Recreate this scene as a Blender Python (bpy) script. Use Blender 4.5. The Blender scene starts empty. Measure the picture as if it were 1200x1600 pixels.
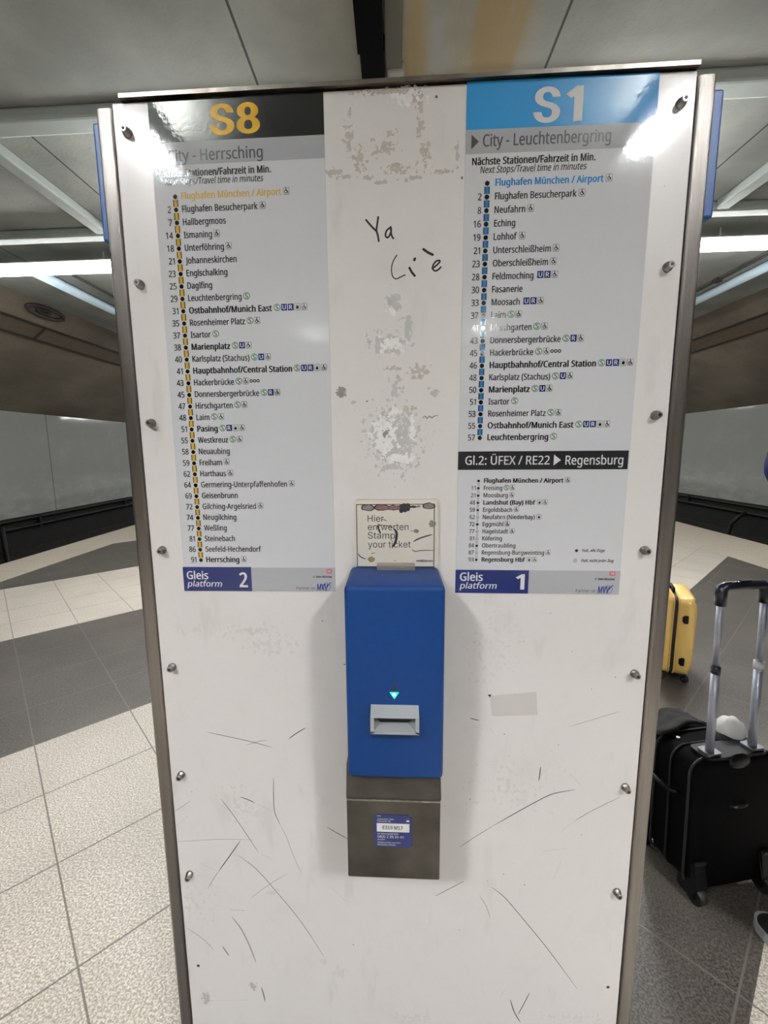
import bpy, bmesh, math, random
from mathutils import Vector, Matrix, noise
random.seed(7)
SC = bpy.context.scene
COL = SC.collection
PI = math.pi
def lin(c):
    return tuple(((v/255)/12.92 if v/255 <= .04045 else ((v/255+.055)/1.055)**2.4) for v in c)

# ---------------------------------------------------------------- camera, world, exposure
F_PX = 676.3666
cam_d = bpy.data.cameras.new('camera')
cam = bpy.data.objects.new('camera', cam_d)
COL.objects.link(cam)
cam_d.sensor_fit = 'VERTICAL'
cam_d.sensor_height = 24.0
cam_d.lens = F_PX/1600*24.0
cam_d.shift_x = (600-578.8371)/1600
cam_d.clip_start = .02
RM = ((0.9985697285722125, -0.05326467057299662, 0.004622991236009847),
      (0.052028555662884016, 0.9880112681832685, 0.1453504844798383),
      (-0.01230961310733427, -0.14490206627801994, 0.9893694277738261))
rv = [Vector([RM[i][k] for i in range(3)]) for k in range(3)]        # right, forward, up
m4 = Matrix(((rv[0].x, rv[2].x, -rv[1].x, -.0050), (rv[0].y, rv[2].y, -rv[1].y, -.7941),
             (rv[0].z, rv[2].z, -rv[1].z, 1.5185), (0, 0, 0, 1)))
cam.matrix_world = m4
SC.camera = cam
SC.view_settings.view_transform = 'Standard'
SC.view_settings.look = 'None'
SC.view_settings.gamma = 1
SC.view_settings.use_curve_mapping = False
SC.view_settings.exposure = 0.0
SC.cycles.use_denoising = True
SC.cycles.max_bounces = 10
SC.cycles.sample_clamp_indirect = 8
wd = bpy.data.worlds.new('station_air')
SC.world = wd
wd.use_nodes = True
wd.node_tree.nodes['Background'].inputs[0].default_value = (.5, .5, .5, 1)
wd.node_tree.nodes['Background'].inputs[1].default_value = .02
ADDED_UP = 210.0          # glow added on top of the short lamps to brighten the ceiling
LAMP_REAR = 318.0        # emission of the short lamps over the platform
LAMP_ADDED = 120.0         # emission of the added, unseen lamp pair behind the pillar
LAMP_BAR = 34.0          # emission of the long cross bars

# ---------------------------------------------------------------- materials
MATS = {}
def mat(name, c, rough=.5, metal=0., var=0., vscale=20., bump=0., bscale=60., coat=0., c2=None, emit=None, es=0., spec=.5, stretch=None, coat_rough=.05):
    if name in MATS: return MATS[name]
    m = bpy.data.materials.new(name); m.use_nodes = True
    nt = m.node_tree; b = nt.nodes['Principled BSDF']
    col = lin(c)
    b.inputs['Base Color'].default_value = (*col, 1)
    b.inputs['Roughness'].default_value = rough
    b.inputs['Metallic'].default_value = metal
    b.inputs['Specular IOR Level'].default_value = spec
    b.inputs['Coat Weight'].default_value = coat
    b.inputs['Coat Roughness'].default_value = coat_rough
    tc = None
    if var or bump or c2:
        tc = nt.nodes.new('ShaderNodeTexCoord'); mp = nt.nodes.new('ShaderNodeMapping')
        if stretch: mp.inputs['Scale'].default_value = stretch
        nt.links.new(tc.outputs['Object'], mp.inputs['Vector'])
    if var or c2:
        n = nt.nodes.new('ShaderNodeTexNoise'); n.inputs['Scale'].default_value = vscale; n.inputs['Detail'].default_value = 6
        nt.links.new(mp.outputs[0], n.inputs['Vector'])
        r = nt.nodes.new('ShaderNodeValToRGB')
        r.color_ramp.elements[0].position = .3; r.color_ramp.elements[1].position = .7
        e0 = lin(c2) if c2 else tuple(v*(1-var) for v in col)
        e1 = col if c2 else tuple(min(1, v*(1+var)) for v in col)
        r.color_ramp.elements[0].color = (*e0, 1); r.color_ramp.elements[1].color = (*e1, 1)
        nt.links.new(n.outputs['Fac'], r.inputs[0]); nt.links.new(r.outputs[0], b.inputs['Base Color'])
    if bump:
        n2 = nt.nodes.new('ShaderNodeTexNoise'); n2.inputs['Scale'].default_value = bscale; n2.inputs['Detail'].default_value = 4
        nt.links.new(mp.outputs[0], n2.inputs['Vector'])
        bp = nt.nodes.new('ShaderNodeBump'); bp.inputs['Strength'].default_value = 1; bp.inputs['Distance'].default_value = bump
        nt.links.new(n2.outputs['Fac'], bp.inputs['Height']); nt.links.new(bp.outputs[0], b.inputs['Normal'])
        if coat: nt.links.new(bp.outputs[0], b.inputs['Coat Normal'])
    if emit:
        b.inputs['Emission Color'].default_value = (*lin(emit), 1); b.inputs['Emission Strength'].default_value = es
    MATS[name] = m
    return m

class NG:                      # tiny helper for math node graphs
    def __init__(s, name, rough=.5):
        s.m = bpy.data.materials.new(name); s.m.use_nodes = True; s.nt = s.m.node_tree; s.b = s.nt.nodes['Principled BSDF']
        s.b.inputs['Roughness'].default_value = rough
        s.tc = s.nt.nodes.new('ShaderNodeTexCoord').outputs['Object']; MATS[name] = s.m
    def n(s, t, **kw):
        x = s.nt.nodes.new(t)
        for k, v in kw.items(): setattr(x, k, v)
        return x
    def put(s, sock, v):
        if isinstance(v, (int, float)): sock.default_value = v
        elif isinstance(v, tuple): sock.default_value = v if len(v) == len(sock.default_value) else (*v, 1)
        else: s.nt.links.new(v, sock)
    def math(s, op, a, b=0., c=0.):
        x = s.n('ShaderNodeMath', operation=op)
        s.put(x.inputs[0], a); s.put(x.inputs[1], b)
        if op in ('COMPARE', 'MULTIPLY_ADD'): s.put(x.inputs[2], c)
        return x.outputs[0]
    def dot(s, v, vec):
        x = s.n('ShaderNodeVectorMath', operation='DOT_PRODUCT'); s.put(x.inputs[0], v); x.inputs[1].default_value = vec
        return x.outputs['Value']
    def mix(s, f, a, b):
        x = s.n('ShaderNodeMix', data_type='RGBA'); s.put(x.inputs[0], f); s.put(x.inputs[6], a); s.put(x.inputs[7], b)
        return x.outputs[2]
    def noise(s, scale, detail=4, stretch=None, rough=.5, dist=0.):
        x = s.n('ShaderNodeTexNoise'); x.inputs['Scale'].default_value = scale; x.inputs['Detail'].default_value = detail
        x.inputs['Roughness'].default_value = rough; x.inputs['Distortion'].default_value = dist
        v = s.tc
        if stretch:
            mp = s.n('ShaderNodeMapping'); mp.inputs['Scale'].default_value = stretch; s.put(mp.inputs[0], v); v = mp.outputs[0]
        s.put(x.inputs['Vector'], v); return x.outputs['Fac']
    def ramp(s, f, p0, p1, smooth=True):
        x = s.n('ShaderNodeMapRange'); x.interpolation_type = 'SMOOTHSTEP' if smooth else 'LINEAR'
        s.put(x.inputs[0], f); x.inputs[1].default_value = p0; x.inputs[2].default_value = p1
        return x.outputs[0]
    def band(s, v, lo, hi): return s.math('COMPARE', v, (lo+hi)/2, (hi-lo)/2)
    def bump(s, h, dist, coat=False):
        x = s.n('ShaderNodeBump'); x.inputs['Distance'].default_value = dist; s.put(x.inputs['Height'], h)
        s.nt.links.new(x.outputs[0], s.b.inputs['Normal'])
        if coat: s.nt.links.new(x.outputs[0], s.b.inputs['Coat Normal'])

# granite platform floor laid diagonally in pale and dark bands
g = NG('granite_floor', .42)
a = g.dot(g.tc, (-.70711, .70711, 0)); b_ = g.dot(g.tc, (.70711, .70711, 0))
def joint(v, off, step, w):
    f = g.math('FRACT', g.math('DIVIDE', g.math('SUBTRACT', v, off-step*40), step))
    return g.math('LESS_THAN', f, w/step)
j = g.math('MAXIMUM', joint(a, .3945, .4435, .006), joint(b_, -.507, .452, .006))
dk = 0.
for lo, hi in ((2.172, 3.945), (5.72, 7.6), (-.52, .47), (9.4, 11.2), (-4.1, -2.3), (-7.8, -6), (13, 15)):
    dk = g.math('MAXIMUM', dk, g.band(a, lo, hi))
sp1 = g.ramp(g.noise(150, 5, rough=.7), .40, .62); sp2 = g.ramp(g.noise(62, 5, rough=.75, dist=.4), .50, .68)
big = g.noise(2.5, 3)
light = g.mix(sp1, lin((146, 138, 127)), lin((218, 210, 198)))
light = g.mix(g.math('MULTIPLY', sp2, .55), light, lin((150, 138, 126)))
dark = g.mix(sp1, lin((44, 40, 37)), lin((90, 85, 79)))
dark = g.mix(g.math('MULTIPLY', sp2, .45), dark, lin((110, 104, 98)))
jl = g.mix(dk, lin((82, 76, 70)), lin((104, 98, 91)))
colr = g.mix(dk, light, dark)
colr = g.mix(g.math('MULTIPLY', g.ramp(big, .35, .75), .18), colr, lin((120, 112, 102)))
colr = g.mix(g.math('MULTIPLY', j, .8), colr, jl)
g.put(g.b.inputs['Base Color'], colr)
g.bump(g.math('SUBTRACT', g.noise(70, 3), g.math('MULTIPLY', j, 1.2)), .0008)

g = NG('granite_edge', .45)
xy = g.n('ShaderNodeSeparateXYZ'); g.put(xy.inputs[0], g.tc)
f = g.math('FRACT', g.math('DIVIDE', g.math('ADD', xy.outputs[1], 40), 1.2)); j = g.math('LESS_THAN', f, .006)
sp = g.ramp(g.noise(80, 5, rough=.65), .4, .62)
c_ = g.mix(sp, lin((150, 140, 126)), lin((212, 201, 184)))
g.put(g.b.inputs['Base Color'], g.mix(g.math('MULTIPLY', j, .7), c_, lin((90, 82, 74))))

g = NG('ceiling_concrete', .75)
xy = g.n('ShaderNodeSeparateXYZ'); g.put(xy.inputs[0], g.tc)
X, Y = xy.outputs[0], xy.outputs[1]
pits = g.ramp(g.noise(26, 5, rough=.7), .60, .72)
mott = g.ramp(g.noise(1.6, 5), .3, .7)
base = g.mix(mott, lin((150, 154, 150)), lin((176, 179, 174)))
base = g.mix(g.math('MULTIPLY', pits, .3), base, lin((110, 108, 100)))
st = g.ramp(g.noise(1.0, 3, stretch=(5.5, .5, 1)), .30, .62)
area = g.math('MULTIPLY', g.ramp(X, .0, .12), g.math('MULTIPLY', g.ramp(X, 1.0, .8), g.ramp(Y, 2.95, 2.75)))
base = g.mix(g.math('MULTIPLY', g.math('MULTIPLY', st, area), .85), base, lin((170, 148, 104)))
area2 = g.math('MULTIPLY', g.ramp(X, -1.0, -.1), g.math('MULTIPLY', g.ramp(X, .0, -.05), g.ramp(Y, 2.95, 2.7)))
base = g.mix(g.math('MULTIPLY', area2, .35), base, lin((140, 128, 100)))
fj = g.math('COMPARE', g.math('FRACT', g.math('DIVIDE', g.math('ADD', X, 40*2.09+1.005), 2.09)), 0.004, .0042)
base = g.mix(g.math('MULTIPLY', fj, .85), base, lin((48, 46, 42)))
fj2 = g.math('COMPARE', g.math('FRACT', g.math('DIVIDE', g.math('ADD', Y, 40*2.0), 4.0)), 0.0, .002)
g.put(g.b.inputs['Base Color'], base)
g.bump(g.noise(30, 5), .003)

g = NG('vault_concrete', .85)
v1 = g.ramp(g.noise(.9, 6, stretch=(1, .6, 1)), .3, .75)
c_ = g.mix(v1, lin((110, 102, 90)), lin((142, 132, 118)))
c_ = g.mix(g.math('MULTIPLY', g.ramp(g.noise(14, 5), .55, .7), .3), c_, lin((94, 87, 78)))
g.put(g.b.inputs['Base Color'], c_)

g = NG('wall_enamel', .06)
xy = g.n('ShaderNodeSeparateXYZ'); g.put(xy.inputs[0], g.tc)
f = g.math('FRACT', g.math('DIVIDE', g.math('ADD', xy.outputs[1], 3.6*20-9.83), 3.6)); sm = g.math('LESS_THAN', f, .006)
dirt = g.ramp(g.noise(1.5, 7, rough=.7), .45, .75); c_ = g.mix(dirt, lin((164, 167, 164)), lin((174, 175, 171)))
low = g.math('MULTIPLY', g.ramp(xy.outputs[2], 1.1, .3), g.ramp(g.noise(2.2, 6, stretch=(1, 1, 2.5)), .48, .62))
c_ = g.mix(g.math('MULTIPLY', low, .4), c_, lin((192, 192, 187)))
c_ = g.mix(g.math('MULTIPLY', sm, .7), c_, lin((62, 64, 64)))
g.put(g.b.inputs['Base Color'], c_)
g.bump(g.noise(.55, 2), .012)

g = NG('panel_white', .34)
g.b.inputs['Coat Weight'].default_value = .25; g.b.inputs['Coat Roughness'].default_value = .12
d1 = g.ramp(g.noise(7, 6, rough=.65), .5, .8); d2 = g.ramp(g.noise(160, 3), .70, .76)
d3 = g.ramp(g.noise(24, 5, stretch=(1, 1, .3)), .58, .75)
c_ = g.mix(g.math('MULTIPLY', d1, .35), lin((220, 215, 212)), lin((200, 195, 191)))
c_ = g.mix(g.math('MULTIPLY', d3, .15), c_, lin((150, 146, 142)))
c_ = g.mix(g.math('MULTIPLY', d2, .35), c_, lin((140, 136, 132)))
g.put(g.b.inputs['Base Color'], c_)
g.bump(g.noise(5, 3), .0015, coat=True)

def foil(name, c, rip=.00035):
    """printed film laminated with slightly rippled glossy foil"""
    g = NG(name, .5); g.b.inputs['Specular IOR Level'].default_value = 0; g.b.inputs['Base Color'].default_value = (*lin(c), 1)
    g.b.inputs['Coat Weight'].default_value = 1; g.b.inputs['Coat Roughness'].default_value = .06
    h = g.math('ADD', g.noise(11, 3, rough=.45), g.math('MULTIPLY', g.noise(110, 3), .2)); g.bump(h, rip, coat=True)
    return g.m
M = MATS
foil('film_white', (203, 203, 206)); foil('film_black', (12, 13, 14)); foil('film_grey', (158, 158, 162)); foil('film_cyan', (42, 132, 190)); foil('film_grey_footer', (168, 168, 172))
foil('film_navy', (24, 36, 92)); foil('film_charcoal', (36, 36, 38))
foil('ink_black', (16, 16, 18)); foil('ink_grey', (120, 122, 124)); foil('ink_charcoal', (62, 62, 66)); foil('ink_white', (214, 214, 214))
foil('ink_yellow', (214, 168, 40)); foil('ink_ochre', (206, 168, 84)); foil('ink_blue', (44, 120, 184)); foil('ink_navy', (22, 34, 100)); foil('ink_green', (70, 108, 74))
foil('ink_red', (206, 66, 78)); foil('ink_line_edge', (88, 84, 72)); mat('ink_sign', (34, 34, 34), .5); foil('ink_icon_back', (206, 206, 206)); foil('ink_mvv', (30, 48, 130)); foil('ink_teal', (70, 98, 120))
mat('marker_black', (10, 10, 11), .35)
mat('scratch_dark', (70, 68, 68), .6); mat('scratch_faint', (150, 146, 142), .6); mat('chip_dark', (62, 58, 54), .7)
mat('steel_brushed', (150, 144, 140), .28, 1., var=.12, vscale=6, bump=.0006, bscale=90, stretch=(14, 14, .6))
mat('steel_edge', (112, 106, 100), .3, 1., var=.35, vscale=18, bump=.001, bscale=40)
mat('dark_gap', (14, 11, 14), .6)
mat('header_blue', (28, 84, 152), .35, var=.06, vscale=4)
mat('validator_blue', (4, 50, 108), .45, var=.05, vscale=90, bump=.00012, bscale=420, spec=.25)
mat('slot_grey', (158, 160, 162), .42, var=.05); mat('slot_dark', (20, 20, 22), .5)
mat('led_green', (0, 220, 150), .3, emit=(20, 240, 165), es=2.2); mat('led_core', (200, 255, 230), .3, emit=(190, 255, 225), es=6.)
mat('clip_metal', (164, 158, 146), .4, .6, var=.1)
mat('sheet_steel', (94, 89, 82), .42, .75, var=.3, vscale=14, c2=(64, 60, 55), bump=.0006, bscale=25)
mat('sheet_steel_edge', (140, 136, 124), .45, .6, var=.3, vscale=90)
mat('sign_cream', (216, 208, 196), .35, var=.03, coat=.3); mat('burn_dark', (38, 32, 34), .7, var=.4, vscale=300); mat('burn_grey', (126, 122, 116), .7, var=.25, vscale=300); mat('burn_rose', (128, 92, 88), .7, var=.3, vscale=300); mat('burn_ochre', (150, 134, 96), .7, var=.3, vscale=300); mat('burn_violet', (74, 58, 78), .7, var=.4, vscale=200)
mat('screw_steel', (150, 146, 140), .32, .95, var=.2, vscale=200); mat('screw_socket', (24, 22, 22), .6)
mat('residue_beige', (186, 178, 170), .7, var=.12, vscale=150); mat('residue_grey', (190, 189, 187), .6, var=.1, vscale=80); mat('residue_white', (234, 232, 228), .6, var=.05, vscale=80); mat('residue_dark', (140, 134, 128), .7, var=.2, vscale=200); mat('residue_faint', (210, 205, 201), .6, var=.04)
mat('tape_clear', (204, 199, 194), .25, coat=.5)
mat('case_black', (3, 3, 4), .7, spec=.08, var=.25, vscale=300, bump=.0006, bscale=900); mat('case_plastic', (7, 7, 9), .38, spec=.25); mat('case_trim', (26, 26, 29), .4); mat('chrome', (200, 200, 202), .15, 1.)
mat('socket_metal', (120, 120, 124), .35, .8); mat('tube_alu', (186, 191, 204), .45, .7, var=.06); mat('grip_navy', (14, 18, 34), .32, coat=.3)
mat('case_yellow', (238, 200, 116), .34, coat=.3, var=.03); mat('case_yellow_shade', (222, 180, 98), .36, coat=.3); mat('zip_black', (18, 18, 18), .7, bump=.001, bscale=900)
mat('rubber_black', (16, 16, 17), .6); mat('hub_grey', (120, 120, 122), .4)
mat('cloth_white', (238, 238, 236), .8, var=.04, bump=.002, bscale=60); mat('cloth_dark', (30, 29, 29), .8, var=.2, bump=.002, bscale=50); mat('strap_white', (214, 216, 220), .5)
mat('cable_black', (14, 14, 14), .6); mat('tray_black', (4, 4, 6), .95, spec=.1); mat('duct_grey', (100, 98, 88), .55); mat('duct_cap', (176, 174, 164), .5)
mat('beam_white', (180, 188, 186), .5, var=.05, vscale=8); mat('pipe_blue_white', (190, 210, 222), .35, var=.04); mat('conduit_dark', (58, 54, 50), .6); mat('trough_brown', (104, 94, 80), .8, var=.1)
mat('lamp_housing', (206, 210, 210), .5); mat('added_lamp_shade', (150, 154, 156), .5)
mat('lamp_tube', (255, 253, 246), .3, emit=(252, 252, 250), es=LAMP_BAR); mat('lamp_panel', (255, 253, 246), .3, emit=(250, 251, 253), es=LAMP_REAR); mat('added_lamp_panel', (255, 253, 246), .3, emit=(250, 251, 253), es=LAMP_ADDED); mat('added_up_glow_dim', (255, 253, 246), .3, emit=(252, 252, 250), es=ADDED_UP*.075); mat('added_up_glow', (255, 253, 246), .3, emit=(252, 252, 250), es=ADDED_UP)
mat('trench_dark', (40, 36, 33), .9, var=.3, vscale=6); mat('trench_black', (22, 22, 21), .8, var=.3, vscale=3); mat('ballast', (62, 52, 44), .95, var=.5, vscale=40, bump=.02, bscale=30)
mat('skin', (206, 160, 134), .5, var=.03); mat('hair_brown', (52, 38, 28), .6, var=.2, vscale=80); mat('jacket_navy', (9, 24, 88), .8, spec=.2, var=.12, vscale=12, bump=.003, bscale=18); mat('trouser_dark', (28, 29, 34), .8, var=.15, vscale=60); mat('shoe_black', (20, 21, 24), .7, bump=.0008, bscale=500); mat('shoe_sole', (164, 166, 166), .5); mat('eye_white', (230, 228, 224), .3); mat('eye_dark', (30, 22, 18), .2); mat('lip', (170, 104, 96), .5)

# ---------------------------------------------------------------- mesh helpers
def quad(bm, ps, mi=0):
    f = bm.faces.new([bm.verts.new(p) for p in ps]); f.material_index = mi; return f
def box(bm, x0, x1, y0, y1, z0, z1, mi=0, bev=0., seg=2):
    vs = [bm.verts.new((x, y, z)) for x in (x0, x1) for y in (y0, y1) for z in (z0, z1)]
    fs = [bm.faces.new([vs[i] for i in q]) for q in ((0, 1, 3, 2), (4, 6, 7, 5), (0, 4, 5, 1), (2, 3, 7, 6), (0, 2, 6, 4), (1, 5, 7, 3))]
    for f in fs: f.material_index = mi
    if bev:
        es = list({e for f in fs for e in f.edges})
        r = bmesh.ops.bevel(bm, geom=es, offset=bev, segments=seg, profile=.5, affect='EDGES', clamp_overlap=True)
        for f in r['faces']: f.material_index = mi
    return fs
def frame_of(d):
    d = Vector(d).normalized(); u = Vector((0, 0, 1)) if abs(d.z) < .9 else Vector((1, 0, 0))
    a = d.cross(u).normalized(); return a, d.cross(a).normalized()
def tube(bm, pts, r, n=10, mi=0, cap=True, flat=1.):
    pts = [Vector(p) for p in pts]; rs = r if isinstance(r, (list, tuple)) else [r]*len(pts); rings = []
    pa = None
    for i, p in enumerate(pts):
        d = (pts[min(i+1, len(pts)-1)]-pts[max(i-1, 0)]).normalized()
        if pa is None: a, b = frame_of(d)
        else:
            a = (pa-d*pa.dot(d)).normalized(); b = d.cross(a)
        pa = a
        rings.append([bm.verts.new(p+a*math.cos(2*PI*k/n)*rs[i]+b*math.sin(2*PI*k/n)*rs[i]*flat) for k in range(n)])
    for i in range(len(rings)-1):
        for k in range(n):
            f = bm.faces.new((rings[i][k], rings[i][(k+1) % n], rings[i+1][(k+1) % n], rings[i+1][k])); f.material_index = mi; f.smooth = True
    if cap:
        for rg in (rings[0][::-1], rings[-1]):
            f = bm.faces.new(rg); f.material_index = mi
def prism(bm, poly, p0, p1, ax='x', mi=0):
    """extrude a 2-D polygon along an axis: ax x -> poly in (y,z); ax y -> (x,z); ax z -> (x,y)"""
    def P(q, t): return (t, q[0], q[1]) if ax == 'x' else ((q[0], t, q[1]) if ax == 'y' else (q[0], q[1], t))
    A = [bm.verts.new(P(q, p0)) for q in poly]; B = [bm.verts.new(P(q, p1)) for q in poly]; n = len(poly)
    fs = [bm.faces.new(A[::-1]), bm.faces.new(B)]+[bm.faces.new((A[k], A[(k+1) % n], B[(k+1) % n], B[k])) for k in range(n)]
    for f in fs: f.material_index = mi
    return fs
def rrect(x0, x1, z0, z1, r, n=4):
    o = []
    for cx, cz, a0 in ((x1-r, z1-r, 0), (x0+r, z1-r, 90), (x0+r, z0+r, 180), (x1-r, z0+r, 270)):
        for k in range(n+1):
            t = math.radians(a0+90*k/n); o.append((cx+r*math.cos(t), cz+r*math.sin(t)))
    return o
def ellipsoid(bm, c, r, n=12, mi=0, rot=None):
    mtx = Matrix.Translation(c) @ (rot.to_4x4() if rot else Matrix()) @ Matrix.Diagonal((*r, 1))
    rr = bmesh.ops.create_uvsphere(bm, u_segments=n, v_segments=max(6, n*2//3), radius=1, matrix=mtx)
    for v in rr['verts']:
        for f in v.link_faces: f.material_index = mi; f.smooth = True
def obj(name, bm, mats, parent=None, smooth=False, fixn=True):
    if fixn: bmesh.ops.recalc_face_normals(bm, faces=bm.faces[:])
    me = bpy.data.meshes.new(name); bm.to_mesh(me); bm.free()
    for m in (mats if isinstance(mats, (list, tuple)) else [mats]): me.materials.append(M[m] if isinstance(m, str) else m)
    if smooth:
        for p in me.polygons: p.use_smooth = True
    o = bpy.data.objects.new(name, me); COL.objects.link(o)
    if parent: o.parent = parent
    return o
def B(): return bmesh.new()
def tag(o, label, cat, group=None):
    o['label'] = label; o['category'] = cat
    if group: o['group'] = group
    return o
def thing(name, label, cat, loc=(0, 0, 0), rz=0., group=None):
    o = bpy.data.objects.new(name, None); COL.objects.link(o); o.location = loc; o.rotation_euler = (0, 0, rz); o.empty_display_size = .05
    return tag(o, label, cat, group)
def struct(name, bm, mats, smooth=False):
    o = obj(name, bm, mats, smooth=smooth); o['kind'] = 'structure'; return o
def dup(root, loc, label=None, group=None):
    def cp(o, par):
        c = o.copy(); COL.objects.link(c)
        if par: c.parent = par
        for k in list(kids.get(o, ())): cp(k, c)
        return c
    kids = {}
    for o in list(COL.objects):
        if o.parent: kids.setdefault(o.parent, []).append(o)
    r = cp(root, None); r.location = loc
    if label: r['label'] = label
    if group: r['group'] = group
    return r

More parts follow.
